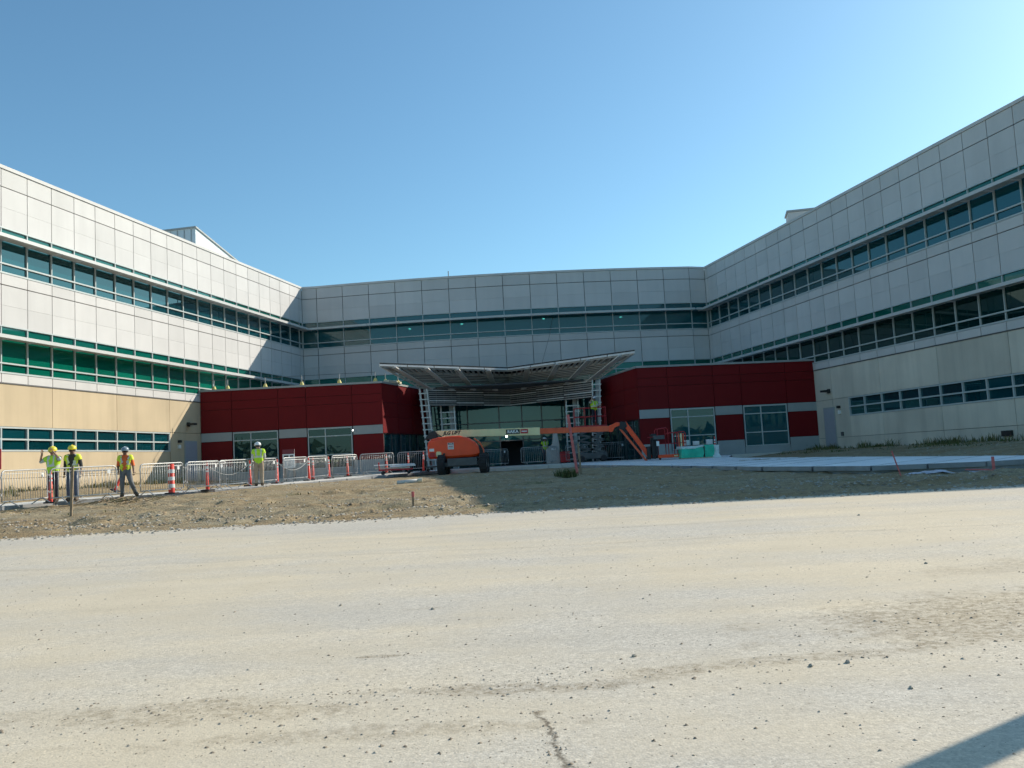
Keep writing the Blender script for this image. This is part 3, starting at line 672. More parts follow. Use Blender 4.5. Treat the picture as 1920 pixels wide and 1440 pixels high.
m = MB().box(-5.8, 5.4, 63.6, 63.75, 1.28, 6.4).box(-5.8, -5.7, 60.6, 63.6, 1.28, 6.4).box(5.3, 5.4, 60.6, 63.6, 1.28, 6.4).box(-5.8, 5.4, 60.6, 63.6, 6.3, 6.4)
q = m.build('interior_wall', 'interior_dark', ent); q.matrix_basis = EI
q = MB().lathe([(.001, -.06), (.06, -.045), (.075, 0), (.06, .045), (.001, .06)], 12, (-.55, 59.9, 3.28)).build('lamp', 'lamp', ent); q.matrix_basis = EI

# ------------------------------------------------------------------ unfinished butterfly canopy
can = thing('entrance_canopy', (-.2, 57, 1.28), 0, 'unfinished butterfly canopy of grey slats and ribs over the entrance', 'canopy')
CI = Matrix.Translation((.2, -57, -1.28))
def cb(m, name, mat, par=None):
    o = m.build(name, mat, par or can)
    if par is None: o.matrix_basis = CI
    return o
sides = [((-7.65, 51.5, 7.50), (-5.76, 55.5, 6.44)), ((7.25, 51.5, 7.47), (5.46, 55.5, 6.44))]
VO, VI = Vector((-.24, 57.6, 7.49)), Vector((-.19, 60.1, 6.44))
for tip_o, tip_i in sides:
    TO, TI = Vector(tip_o), Vector(tip_i)
    def S(a, b): return TO.lerp(VO, a).lerp(TI.lerp(VI, a), b)       # a along the edge, b from outer to inner edge
    up = Vector((0, 0, .34))
    m = MB(); q = [S(0, 0) + up * .35, S(1, 0) + up * .35, S(1, 1) + up, S(0, 1) + up]; q2 = [p + Vector((0, 0, .07)) for p in q]
    m.add(q + q2, [(0, 1, 2, 3), (4, 7, 6, 5), (0, 4, 5, 1), (1, 5, 6, 2), (2, 6, 7, 3), (3, 7, 4, 0)]); cb(m, 'deck', 'black')
    for i in range(9):                                               # soffit slats
        b = .33 + i * .080; m = MB(); m.bar(S(.055 * (1 - b), b), S(1, b), .11, .06); cb(m, 'slat', 'canopy_slat')
    m = MB(); m.bar(S(0, .25), S(1, .25), .08, .12); cb(m, 'purlin', 'canopy_slat')
    m = MB(); m.bar(S(0, .04), S(1, .04), .06, .12); cb(m, 'purlin', 'canopy_slat')
    for i in range(22):                                              # short ties in the outer bay
        a = .02 + i * .045; m = MB(); m.bar(S(a, .05), S(a, .24), .09, .16); cb(m, 'tie', 'canopy_slat')
    for a in (.10, .335, .575, .83):                                 # broad flat ribs under the slats
        m = MB(); dn = Vector((0, 0, -.07)); m.bar(S(a, -.01) + dn, S(a, 1.02) + dn, .36, .07); cb(m, 'rib', 'canopy_rib')
    for i in range(5):                                               # bright edge trim, in lengths
        a0, a1 = i / 5 + .004, (i + 1) / 5 - .004; m = MB(); m.bar(S(a0, -.012) + Vector((0, 0, .03)), S(a1, -.012) + Vector((0, 0, .03)), .07, .11); cb(m, 'edge_trim', 'canopy_edge')
    for i in range(12):
        a = random.random(); m = MB(); p = S(a, .0) + Vector((0, 0, .13)); m.bar(p, p + Vector((0, .3, .02)), .12, .05); cb(m, 'clip', 'steel_dark')
    for i in range(6):                                               # inner beam in lengths
        a0, a1 = i / 6 + .006, (i + 1) / 6 - .006; m = MB(); m.bar(S(a0, 1.0), S(a1, 1.0), .10, .07); cb(m, 'beam', 'canopy_rib')
    dz = Vector((0, .05, 0))
    for i in range(8):                                               # hanging fascia of slats
        z = .12 + i * .135
        for j in range(3):
            a0, a1 = .07 + j * .31 + .003, .07 + (j + 1) * .31 - .003
            m = MB(); jit = Vector((0, 0, random.uniform(-.012, .012))); m.bar(S(a0, 1) - Vector((0, 0, z)) + dz + jit, S(a1, 1) - Vector((0, 0, z)) + dz + jit, .05, .065); cb(m, 'fascia_slat', 'canopy_edge' if (i * 7 + j * 3) % 5 == 0 else 'canopy_slat')
    for i in range(12):
        a = .08 + i * .083; m = MB(); p = S(a, 1) + Vector((0, .10, 0)); m.bar(p, p - Vector((0, 0, 1.14)), .05, .05); cb(m, 'hanger', 'steel_dark')
    m = MB(); m.add([S(.06, 1) + Vector((0, .16, 0)), S(1, 1) + Vector((0, .16, 0)), S(1, 1) + Vector((0, .16, -1.1)), S(.06, 1) + Vector((0, .16, -1.1))], [(0, 1, 2, 3)])
    m.add([S(.06, 1) + Vector((0, .2, 0)), S(1, 1) + Vector((0, .2, 0)), S(1, 1) + Vector((0, .2, -1.1)), S(.06, 1) + Vector((0, .2, -1.1))], [(0, 1, 2, 3)]); cb(m, 'fascia_backing', 'black')
    m = MB()                                                          # cross bracing at the open tip
    for i in range(5): m.bar(S(0, i * .2), S(.09, i * .2 + .1), .04, .04)
    m.bar(S(0, 0), S(0, 1), .05, .10); cb(m, 'end_bracing', 'white_steel')
# stud-framed column casings
def stud_column(x0, x1, y, zt, lean, label, panel_side):
    t = thing('stud_framing', ((x0 + x1) / 2 + lean, y, 1.28), 0, label, 'column'); h = zt - 1.28; w = x1 - x0
    for sx in (-1, 1):
        for sy in (0, .55):
            m = MB(); m.bar((sx * w / 2, sy, 0), (sx * w / 2 - lean, sy, h), .06, .06); m.build('stud', 'white_steel', t)
    for i in range(int(h / .38)):
        z = .25 + i * .38; c = -lean * z / h
        m = MB(); m.bar((-w / 2 - .08 + c, -.04, z), (w / 2 + .08 + c, -.04, z), .05, .06); m.build('rung', 'white_steel', t)
        m = MB(); m.bar((panel_side * w / 2 + c, 0, z), (panel_side * w / 2 + c, .6, z), .05, .05); m.build('rung', 'steel_dark', t)
    x = panel_side * (w / 2 + .02)
    m = MB(); m.add([(x, .10, 0), (x, .58, 0), (x - lean, .58, h), (x - lean, .10, h), (x + .03, .10, 0), (x + .03, .58, 0), (x + .03 - lean, .58, h), (x + .03 - lean, .10, h)],
                    [(0, 1, 2, 3), (4, 7, 6, 5), (0, 4, 5, 1), (1, 5, 6, 2), (2, 6, 7, 3), (3, 7, 4, 0)]); m.build('sheathing', 'sheath', t)
    m = MB(); m.bar((w * .25, .5, 0), (w * .25 - lean, .5, h), .26, .2); m.build('core', 'sheath', t)
    return t
stud_column(-5.83, -5.37, 55.6, 6.4, .38, 'bare stud column casing like a ladder, behind the orange machine hood', 1)
stud_column(-4.72, -3.85, 57.6, 5.4, .10, 'wide stud column casing standing just behind the cream boom end', 1)
stud_column(3.45, 4.22, 57.6, 5.4, -.10, 'wide stud column casing right of the entrance glass', -1)
stud_column(5.06, 5.52, 55.6, 6.4, -.25, 'bare stud column casing beside the shaded red return wall', -1)

# ------------------------------------------------------------------ crowd barriers
def make_barrier():
    t = thing('crowd_barrier', (0, 0, 0)); L, h, b, r = 2.0, 1.10, .18, .12
    pts = [(0, 0, b), (0, 0, h - r)] + [(r - r * cos(a), 0, h - r + r * sin(a)) for a in (.5, 1.05, 1.57)] + [(L - r + r * sin(a), 0, h - r + r * cos(a)) for a in (0, .5, 1.05, 1.57)] + [(L, 0, b), (0, 0, b)]
    MB().tube(pts, .021, 8).build('frame', 'galv', t, smooth=True)
    bm = MB().tube([(0, 0, b), (0, 0, h - .03)], .008, 6).mesh('bar', 'galv', True)
    for i in range(17):
        o = bpy.data.objects.new('bar', bm); COL.objects.link(o); o.parent = t; o.location = (.11 + i * (L - .22) / 16, 0, 0)
    MB().tube([(.05, 0, h - .10), (L - .05, 0, h - .10)], .010, 6).build('rail', 'galv', t)
    for x in (.28, L - .28):
        MB().tube([(x, -.34, .012), (x, -.05, b), (x, .05, b), (x, .34, .012)], .017, 6).build('foot', 'galv', t)
    for s, x in ((1, L + .02), (-1, -.02)):
        for z in (.35, .88): MB().box(x - .02, x + .02, -.015, .015, z, z + .06).build('hook', 'galv', t)
    MB().box(L - .30, L - .20, -.03, -.022, .86, .98).build('tag', 'white', t)
    return t
bar0 = make_barrier(); BG = 'steel crowd barriers fencing the walk'
BARS = [((-15.35, 26.6), (-15.15, 28.8), 'steel barrier cut by the picture edge beside the orange cone'), ((-14.62, 28.0), (-13.45, 30.0), 'steel barrier in front of the two yellow-helmeted workers'),
        ((-12.85, 30.5), (-12.1, 32.4), 'steel barrier with the orange and white striped post behind it'), ((-11.95, 32.4), (-11.35, 34.1), 'steel barrier next along from the striped post, before the slack rope'),
        ((-11.4, 34.3), (-10.85, 36.2), 'steel barrier with a slack rope hung along it'), ((-10.9, 36.8), (-10.42, 38.8), 'steel barrier in front of the worker in khaki trousers'),
        ((-10.25, 39.3), (-9.65, 41.2), 'steel barrier in front of the notice board'), ((-9.65, 41.3), (-9.12, 43.2), 'steel barrier between the notice board and the pavilion window'),
        ((-9.2, 44.6), (-8.25, 46.3), 'steel barrier with one cone centred behind it below the pavilion window'), ((-8.05, 46.2), (-6.5, 47.4), 'steel barrier behind the red cart'),
        ((-6.5, 49.2), (-4.7, 49.8), 'steel barrier in deep shade with two cones, beside the boom lift'), ((-2.18, 57.0), (-.5, 57.4), 'steel barrier just behind the boom lift wheels'),
        ((.34, 56.0), (2.6, 56.4), 'steel barrier before the entrance glass and grey sheeted machine'), ((3.13, 55.5), (4.5, 55.7), 'short steel barrier in front of the scissor lift'),
        ((4.72, 53.9), (6.75, 54.2), 'steel barrier standing between scissor lift and orange jib'), ((6.9, 54.0), (8.8, 53.7), 'steel barrier half hidden behind the orange jib'),
        ((-16.6, 33.4), (-15.0, 34.6), 'steel barrier standing further back, behind the walking worker'), ((-13.2, 35.6), (-12.1, 37.2), 'steel barrier in the second row near the grey door')]
for i, (a, b, lab) in enumerate(BARS):
    o = bar0 if i == 0 else copy_tree(bar0)
    a, b = Vector(a), Vector(b); d = b - a; z = max(walk_z(a.y), tz(a.x, a.y)) if i < 16 else tz(a.x, a.y)
    if a.y > 49.6: z = 1.282
    o.location = (a.x, a.y, z); o.rotation_euler = (0, -math.atan2((walk_z(b.y) - walk_z(a.y)), d.length) if i < 11 else 0, math.atan2(d.y, d.x)); o.scale = (d.length / 2.0, 1, 1)
    tag(o, lab, 'barrier', BG)

# ------------------------------------------------------------------ slim traffic cones
def make_cone(striped=False):
    t = thing('traffic_cone', (0, 0, 0))
    MB().box(-.19, .19, -.19, .19, 0, .05).build('base', 'rubber', t, bevel=.015)
    if not striped:
        MB().lathe([(.072, .05), (.036, .95), (.0, .96)], 14).build('body', 'cone', t, smooth=True)
        MB().lathe([(.0485, .70), (.0455, .76)], 14).build('band', 'cone_w', t); MB().lathe([(.0435, .82), (.0395, .92)], 14).build('band', 'cone_w', t)
        MB().lathe([(.012, .94), (.03, .98), (.035, 1.03), (.015, 1.07), (.0, 1.07)], 10).build('handle', 'cone', t)
    else:
        MB().lathe([(.11, .05), (.10, 1.06), (.0, 1.07)], 14).build('body', 'cone', t, smooth=True)
        for z in (.22, .48, .74): MB().lathe([(.112, z), (.1105, z + .13)], 14).build('band', 'cone_w', t)
        MB().tube([(-.05, 0, 1.06), (-.04, 0, 1.13), (.04, 0, 1.13), (.05, 0, 1.06)], .012, 6).build('handle', 'black', t)
    return t
cone0 = make_cone(); CG = 'slim traffic cones along the barriers'
CONES = [((-14.95, 28.6), 'orange cone at the feet of the worker raising both arms'), ((-11.64, 33.6), 'red cone with white collar just past the striped post'), ((-11.03, 36.9), 'cone beside the worker in khaki trousers'),
         ((-10.44, 38.9), 'cone at the barrier end just after the khaki-trousered worker'), ((-9.6, 41.3), 'bright orange cone between notice board and next barrier'), ((-9.86, 43.2), 'cone standing back of the fence, beside the bright orange cone'), ((-9.12, 43.4), 'cone at the end of the barrier before the gap'),
         ((-8.75, 46.3), 'cone centred behind a barrier below the second pavilion window'), ((-7.0, 48.2), 'cone behind the barrier at the red cart'), ((-5.92, 49.0), 'cone in shade above the end of the white boards'), ((-5.03, 48.4), 'cone in shade nearest the orange machine hood'), ((11.1, 49.6), 'white-topped cone behind the green wrapped pallet')]
for i, ((x, y), lab) in enumerate(CONES):
    o = cone0 if i == 0 else copy_tree(cone0); o.location = (x, y, max(walk_z(y), tz(x, y))); o.rotation_euler = (random.uniform(-.02, .02), random.uniform(-.03, .03), random.random() * 3); tag(o, lab, 'traffic cone', CG)
st = make_cone(True); st.name = 'channelizer_post'; st.location = (-12.34, 31.9, walk_z(31.9)); tag(st, 'tall orange post with white stripes behind the third barrier', 'traffic post')
lean = copy_tree(cone0); lean.location = (-14.95, 33.2, 1.22); lean.rotation_euler = (.1, .45, 0); lean.scale = (.8, .8, .8); tag(lean, 'small orange cone leaning over beside the walking worker', 'traffic cone', CG)
for pts, lab in (([(-11.64, 33.6), (-11.03, 36.9)], 'slack pale rope from the red cone to the khaki worker'), ([(-10.44, 38.9), (-9.6, 41.3)], 'slack pale rope in front of the notice board')):
    (x0, y0), (x1, y1) = pts; q = [(x0 + (x1 - x0) * k / 12, y0 + (y1 - y0) * k / 12 - .05, walk_z(y0) + .98 - .42 * (1 - (2 * k / 12 - 1) ** 2)) for k in range(13)]
    tag(MB().tube(q, .008, 5).build('rope', 'canopy_rib'), lab, 'rope')

# ------------------------------------------------------------------ boom lift
LX, LY, LZ = -2.68, 46.0, tz(-2.68, 46.0)
bl = thing('boom_lift', (LX, LY, LZ), 0, 'orange boom lift with cream boom lowered across the entrance', 'boom lift')
MB().box(-.75, .75, -1.6, 1.6, .42, .82).box(-1.0, 1.0, -1.45, -1.05, .40, .62).box(-1.0, 1.0, 1.05, 1.45, .40, .62).build('chassis', 'steel_dark', bl, bevel=.03)
MB().lathe([(.001, .80), (.62, .80), (.62, .92), (.001, .92)], 24).build('turntable', 'black', bl)
tyre_m = MB().lathe([(.26, -.17), (.44, -.19), (.50, -.14), (.51, 0), (.50, .14), (.44, .19), (.26, .17), (.26, -.17)], 28, axis='x')
for i in range(22):
    a = 2 * pi * i / 22; c, s = cos(a), sin(a)
    tyre_m.bar((-.17, c * .51, s * .51), (.17, c * .51, s * .51), .05, .03)
tyre_m = tyre_m.mesh('wheel', 'rubber', False); rim_m = MB().lathe([(.001, -.10), (.12, -.10), (.25, -.05), (.26, .15), (.24, .12), (.10, .09), (.001, .09)], 20, axis='x').mesh('rim', 'rim', True)
for x, y in ((-1.05, -1.25), (1.05, -1.25), (-1.05, 1.25), (1.05, 1.25)):
    o = bpy.data.objects.new('wheel', tyre_m); COL.objects.link(o); o.parent = bl; o.location = (x, y, .51); o.rotation_euler = (0, 0, -.06)
    r = bpy.data.objects.new('rim', rim_m); COL.objects.link(r); r.parent = o
    if x < 0: r.rotation_euler = (0, 0, pi)
# machine hood: lofted along x
def loft(rings, mi=0):
    m = MB(); n = len(rings[0]); vs = [p for r in rings for p in r]; fs = []
    for i in range(len(rings) - 1):
        for j in range(n): fs.append((i * n + j, i * n + (j + 1) % n, (i + 1) * n + (j + 1) % n, (i + 1) * n + j))
    fs.append(tuple(range(n))[::-1]); fs.append(tuple((len(rings) - 1) * n + j for j in range(n))); m.add(vs, fs, mi); return m
def hood_ring(x, zt, zb, y0, y1, r):
    out = []
    for (cy, cz, a0) in ((y1 - r, zt - r, 0), (y0 + r, zt - r, pi / 2)):
        for k in range(5): a = a0 + k * pi / 8; out.append((x, cy + r * cos(a), cz + r * sin(a)))
    out += [(x, y0, zb + .1), (x, y0 + .08, zb), (x, y1 - .08, zb), (x, y1, zb + .1)]; return out
hr = [(-1.74, 1.55, 1.0), (-1.70, 1.72, .90), (-1.55, 1.84, .86), (-1.2, 1.92, .84), (-.5, 1.96, .84), (-.1, 1.95, .86), (.35, 1.82, .86), (.65, 1.62, .88), (.82, 1.40, .92), (.86, 1.2, .98)]
hood = loft([hood_ring(x, zt, zb, -1.08, -.28, .16) for x, zt, zb in hr]).build('hood', 'orange', bl, smooth=False, bevel=.02)
hood2 = loft([hood_ring(x, zt - .05, zb, .30, 1.08, .16) for x, zt, zb in hr]).build('hood', 'orange', bl, bevel=.02)
loft([hood_ring(x, zt, zb, -1.02, 1.02, .16) for x, zt, zb in [(.84, 1.45, .9), (.92, 1.42, .88), (1.0, 1.15, .88), (1.04, 1.0, .9)]]).build('end_guard', 'black', bl)
MB().tube([(.62, -1.0, 1.78), (.9, -1.0, 1.55), (1.07, -1.0, 1.2), (1.08, -1.0, .9)], .035, 8).build('guard_tube', 'orange_d', bl)
MB().box(-1.70, -.2, -.28, .30, .86, 1.5).build('counterweight', 'orange_d', bl, bevel=.03)
MB().prism_y([(-.72, 1.28), (-.42, 1.28), (-.42, 1.62), (-.72, 1.62)], -1.095, -1.083).build('data_plate', 'white', hood)
MB().prism_y([(-.70, 1.52), (-.44, 1.52), (-.44, 1.61), (-.70, 1.61)], -1.099, -1.096).build('plate_header', 'black', hood)
MB().prism_y([(-.66, 1.55), (-.48, 1.55), (-.48, 1.58), (-.66, 1.58)], -1.103, -1.1).build('plate_line', 'white', hood); MB().prism_y([(-.68, 1.42), (-.46, 1.42), (-.46, 1.46), (-.68, 1.46)], -1.099, -1.096).build('plate_line', 'sign_red', hood)
for z in (1.33, 1.38): MB().prism_y([(-.69, z), (-.45, z), (-.45, z + .018), (-.69, z + .018)], -1.099, -1.096).build('plate_line', 'greyp', hood)
MB().prism_y([(-1.66, 1.22), (-1.42, 1.22), (-1.42, 1.36), (-1.66, 1.36)], -1.095, -1.083).build('decal', 'cone_w', hood)
MB().prism_y([(-1.30, .95), (-1.08, .95), (-1.05, 1.12), (-1.12, 1.2), (-1.28, 1.2), (-1.33, 1.12)], -1.10, -1.083).build('decal', 'cream', hood)
MB().box(-1.66, -1.38, -1.13, -1.075, .92, 1.17).build('tail_box', 'red_paint', bl, bevel=.02)
MB().lathe([(.001, -.02), (.055, -.02), (.055, .02), (.001, .02)], 12, (-.92, -1.09, 1.06), axis='y').build('socket', 'black', bl)
for x in (-.95, -.35): MB().box(x - .06, x + .06, -.9, -.75, 1.90, 1.98).build('latch', 'cream', hood, bevel=.02)
# boom
bt = MB().prism_y([(-1.50, 2.24), (-1.28, 2.28), (3.99, 2.19), (3.99, 1.79), (.2, 1.90), (.02, 1.70), (-.25, 1.70), (-.42, 1.90), (-.95, 1.93)], -.18, .18)
boom = bt.build('boom_base', 'cream', bl, bevel=.015)
MB().prism_y([(-2.0, 1.86), (-1.62, 2.28), (-1.36, 2.28), (-1.22, 1.86)], -.26, .26).build('boom_pivot', 'black', bl, bevel=.03)
MB().prism_y([(3.9, 2.13), (7.72, 2.07), (7.72, 1.79), (3.9, 1.85)], -.13, .13).build('boom_fly', 'orange_d', bl, bevel=.012)
MB().prism_y([(7.55, 2.07), (7.95, 2.24), (8.12, 2.22), (8.10, 2.06), (7.86, 1.98), (7.72, 1.76), (7.55, 1.76)], -.16, .16).build('boom_nose', 'orange', bl, bevel=.02)
MB().prism_y([(8.02, 2.2), (8.2, 2.26), (8.45, 2.22), (8.50, 2.0), (8.3, 1.80), (8.05, 1.92)], -.12, .12).box(7.75, 8.2, -.03, .03, 1.86, 1.92).build('knuckle', 'black', bl, bevel=.02)
text_mesh('boom_lettering', 'JLG LIFT', .245, 'black', boom, (-.56, -.186, 2.135), shear=.32, bold=.010)
MB().prism_y([(2.24, 1.92), (2.95, 1.91), (2.95, 2.15), (2.24, 2.16)], -.190, -.181).build('decal', 'black', boom)
text_mesh('decal_lettering', 'RAKA', .22, 'white', boom, (2.595, -.193, 2.035), bold=.010)
MB().prism_y([(2.99, 1.92), (3.37, 1.915), (3.37, 2.14), (2.99, 2.145)], -.190, -.181).build('decal', 'sign_red', boom)
MB().prism_y([(3.04, 2.00), (3.32, 1.998), (3.32, 2.055), (3.04, 2.057)], -.194, -.191).build('decal_line', 'white', boom)
# jib, two parallel bars, down to the basket
MB().bar((8.36, 0, 2.20), (9.62, 0, .30), .22, .20, up=(0, 1, 0)).build('jib', 'orange', bl, bevel=.015)
MB().bar((8.12, 0, 1.92), (9.45, 0, .10), .10, .12, up=(0, 1, 0)).build('jib_link', 'orange_d', bl, bevel=.01)
BX, BZ = 9.35, walk_z(46) - LZ + .10
MB().box(9.42, 9.62, -.25, .25, BZ - .05, BZ + .62).box(9.68, 9.95, -.3, .3, BZ - .02, BZ + 1.25).build('rotator', 'black', bl, bevel=.03)
bk = thing('basket', (0, 0, 0)); bk.parent = bl
MB().box(9.95, 11.42, -.45, .45, BZ, BZ + .16).build('floor', 'orange', bk, bevel=.01)
MB().box(10.75, 10.95, -.456, -.451, BZ + .05, BZ + .12).build('decal', 'cream', bk)
rail = lambda pts, r=.020: MB().tube(pts, r, 8).build('rail', 'red_paint', bk, smooth=True)
for y in (-.43, .43):
    rail([(9.97, y, BZ + .16), (9.97, y, BZ + 1.42), (10.05, y, BZ + 1.50), (10.42, y, BZ + 1.52), (10.5, y, BZ + 1.44), (10.5, y, BZ + .16)])
    rail([(10.5, y, BZ + 1.2), (10.6, y, BZ + 1.27), (10.9, y, BZ + 1.27), (10.95, y, BZ + 1.22), (10.95, y, BZ + .16)])
    rail([(10.95, y, BZ + 1.2), (11.05, y, BZ + 1.29), (11.33, y, BZ + 1.29), (11.40, y, BZ + 1.2), (11.40, y, BZ + .16)])
    rail([(9.97, y, BZ + .72), (11.40, y, BZ + .72)], .015)
    rail([(9.55, y * .5, BZ + 1.08), (9.97, y, BZ + 1.1)], .016)
for x in (9.97, 11.40):
    rail([(x, -.43, BZ + 1.2), (x, .43, BZ + 1.2)]); rail([(x, -.43, BZ + .72), (x, .43, BZ + .72)], .015)
MB().box(9.72, 10.3, -.62, -.44, BZ + .95, BZ + 1.15).build('control_box', 'steel_dark', bk, bevel=.02)
MB().box(9.86, 10.0, -.635, -.625, BZ + .62, BZ + .86).build('control_label', 'white', bk)
MB().tube([(9.9, -.55, BZ + 1.1), (9.9, -.58, BZ + .2), (9.78, -.3, BZ)], .05, 6).build('hose', 'rubber', bk)
for i in range(3): MB().box(11.02 + i * .12, 11.09 + i * .12, -.40, -.38, BZ + .2, BZ + 1.2).build('mesh_panel', 'cream' if i == 1 else 'orange_d', bk)
for p in ((10.05, BZ), (11.35, BZ)): MB().lathe([(.001, -.03), (.06, -.03), (.06, .03), (.001, .03)], 10, (p[0], -.3, p[1] - .04), axis='y').build('caster', 'rubber', bk)

# ------------------------------------------------------------------ scissor lift under the canopy
sl = thing('scissor_lift', (4.55, 53.3, 1.282), 0, 'dark scissor lift with red guard rails raised under the canopy', 'scissor lift')
MB().box(-.9, .9, -.45, .45, .18, .55).build('chassis', 'steel_dark', sl, bevel=.03)
for x in (-.65, .65):
    for y in (-.42, .42): MB().lathe([(.001, -.06), (.19, -.06), (.19, .06), (.001, .06)], 16, (x, y, .19), axis='y').build('wheel', 'rubber', sl)
for k in range(4):
    z0, z1 = .55 + k * .37, .92 + k * .37
    for y in (-.36, .36):
        for s in (-1, 1): m = MB(); m.bar((-.8 * s, y, z0), (.8 * s, y, z1), .05, .09); m.build('scissor_arm', 'steel_dark', sl)
MB().box(-.95, .95, -.45, .45, 2.04, 2.16).build('platform', 'red_paint', sl)
for y in (-.43, .43):
    for x in (-.93, -.31, .31, .93): MB().tube([(x, y, 2.16), (x, y, 3.22)], .02, 6).build('post', 'red_paint', sl)
    for z in (2.7, 3.22): MB().tube([(-.93, y, z), (.93, y, z)], .02, 6).build('rail', 'red_paint', sl)
for x in (-.93, .93):
    for z in (2.7, 3.22): MB().tube([(x, -.43, z), (x, .43, z)], .02, 6).build('rail', 'red_paint', sl)

# ------------------------------------------------------------------ carts, boards, pallet, notice boards
def cart(name, x, y, z, rz, L, col, label):
    t = thing(name, (x, y, z), rz, label, 'cart')
    MB().box(-L / 2, L / 2, -.38, -.32, .20, .28).build('side_rail', col, t); MB().box(-L / 2, L / 2, .32, .38, .20, .28).build('side_rail', col, t)
    for i in range(4): a = -L / 2 + (L - .08) * i / 3; MB().box(a, a + .08, -.32, .32, .21, .27).build('cross_member', col, t)
    for a in (-L / 2 + .2, L / 2 - .2):
        for b in (-.3, .3):
            MB().lathe([(.001, -.03), (.09, -.03), (.09, .03), (.001, .03)], 14, (a, b, .09), axis='y').build('caster', 'rubber', t); MB().box(a - .03, a + .03, b - .04, b + .04, .13, .2).build('caster_fork', 'steel_dark', t)
    MB().tube([(-L / 2 + .03, -.34, .25), (-L / 2 + .0, -.34, .62), (-L / 2, .34, .62), (-L / 2 + .03, .34, .25)], .018, 6).build('handle', col, t)
    return t
ZC = walk_z(45)
cart('flatbed_cart', -6.1, 45.2, ZC, .10, 1.7, 'red_paint', 'red flatbed cart carrying white boards on the walk')
cart('flatbed_cart', -4.35, 47.6, walk_z(47.6), .10, 1.1, 'steel_dark', 'dark empty cart in shade beside the boom lift')
for (dx, dy, dz, L, wd, h, lab) in ((-.15, -.1, .29, 1.75, .24, .07, 'lowest white board lying on the red cart'), (.35, .02, .37, 1.3, .30, .08, 'thick white board on top of the red cart load'), (-.1, .2, .46, 2.05, .14, .06, 'longest white board, topmost on the red cart')):
    o = MB().box(-L / 2, L / 2, -wd / 2, wd / 2, 0, h).build('lumber_board', 'white' if dz > .3 else 'wood', bevel=.006); o.location = (-6.1 + dx, 45.2 + dy, ZC + dz); o.rotation_euler = (0, random.uniform(-.02, .02), .1 + random.uniform(-.06, .06)); tag(o, lab, 'board', 'boards on the red cart')
nb = thing('notice_board', (-10.75, 42.2, walk_z(42.2)), .05, 'white notice board with maroon heading on a stand behind the barriers', 'notice board')
MB().box(-.28, .28, -.015, .015, .62, 1.50).build('board', 'white', nb); MB().box(-.28, .28, -.02, -.016, 1.28, 1.50).build('heading', 'maroon', nb)
MB().box(-.22, .0, -.02, -.016, 1.14, 1.22).build('print', 'black', nb); MB().box(.06, .22, -.02, -.016, 1.14, 1.22).build('print', 'black', nb)
for i in range(6): MB().box(-.22, .12 + .1 * random.random(), -.02, -.016, .72 + i * .06, .735 + i * .06).build('print_line', 'greyp', nb)
for x in (-.22, .22): MB().tube([(x, .02, 0), (x, .02, 1.5)], .018, 6).build('leg', 'steel_dark', nb); MB().tube([(x, .02, 1.2), (x, .45, 0)], .015, 6).build('leg', 'steel_dark', nb)
rs = thing('site_sign', (-16.86, 29.0, tz(-16.8, 29)), .1, 'red and white site sign at the picture edge', 'sign')
MB().box(-.5, .1, -.012, .012, 1.25, 1.92).build('board', 'sign_red', rs); MB().box(-.5, .1, -.012, .012, 1.925, 2.22).build('heading', 'penthouse', rs); MB().box(-.42, .02, -.017, -.013, 1.5, 1.56).build('print_line', 'white', rs); MB().box(-.42, .02, -.017, -.013, 1.36, 1.41).build('print_line', 'white', rs)
for x in (-.42, .02): MB().tube([(x, .03, 0), (x, .03, 2.2)], .02, 6).build('leg', 'galv', rs)
# wrapped pallet
def lumpy(x0, x1, y0, y1, z0, z1, amp, seed, nx=14, ny=8, nz=6):
    m = MB(); r = random.Random(seed)
    def P(u, v, w_):
        x = x0 + (x1 - x0) * u; y = y0 + (y1 - y0) * v; z = z0 + (z1 - z0) * w_
        q = float(fbm(np.array(x * 2.2 + seed), np.array((y + z * 1.7) * 2.2), 3)); k = .6 + .4 * w_
        return (x + amp * q * (1 if u > .5 else -1), y + amp * q * (1 if v > .5 else -1) - .05 * (1 - w_) * (1 if v < .5 else -1), z + (amp * q * .8 if w_ > .5 else 0))
    def sheet(f, a, b):
        o = len(m.v)
        for j in range(b + 1):
            for i in range(a + 1): m.v.append(P(*f(i / a, j / b)))
        for j in range(b):
            for i in range(a): m.f.append((o + j * (a + 1) + i, o + j * (a + 1) + i + 1, o + (j + 1) * (a + 1) + i + 1, o + (j + 1) * (a + 1) + i)); m.m.append(0)
    sheet(lambda u, v: (u, 0, v), nx, nz); sheet(lambda u, v: (1 - u, 1, v), nx, nz); sheet(lambda u, v: (0, 1 - u, v), ny, nz); sheet(lambda u, v: (1, u, v), ny, nz); sheet(lambda u, v: (u, v, 1), nx, ny)
    return m
pz = walk_z(45)
pl = thing('wrapped_pallet', (9.15, 45.2, pz), .02, 'green tarpaulin wrapped pallet load on the new sidewalk', 'pallet')
lumpy(-.85, .28, -.45, .45, .05, .56, .09, 3).build('tarpaulin', 'tarp', pl, smooth=True); lumpy(.30, .78, -.42, .42, .05, .66, .09, 8).build('tarpaulin', 'tarp', pl, smooth=True)
lumpy(-.88, .30, -.40, .46, .50, .62, .10, 5).build('plastic_cover', 'plastic', pl, smooth=True); lumpy(.76, 1.05, -.40, .40, .0, .62, .14, 6).build('plastic_cover', 'plastic', pl, smooth=True)
MB().box(.28, .31, -.50, .47, .04, .60).build('strap', 'black', pl)
for i in range(3): MB().box(-.85, .8, -.42 + i * .36, -.32 + i * .36, 0, .05).build('runner', 'wood', pl)
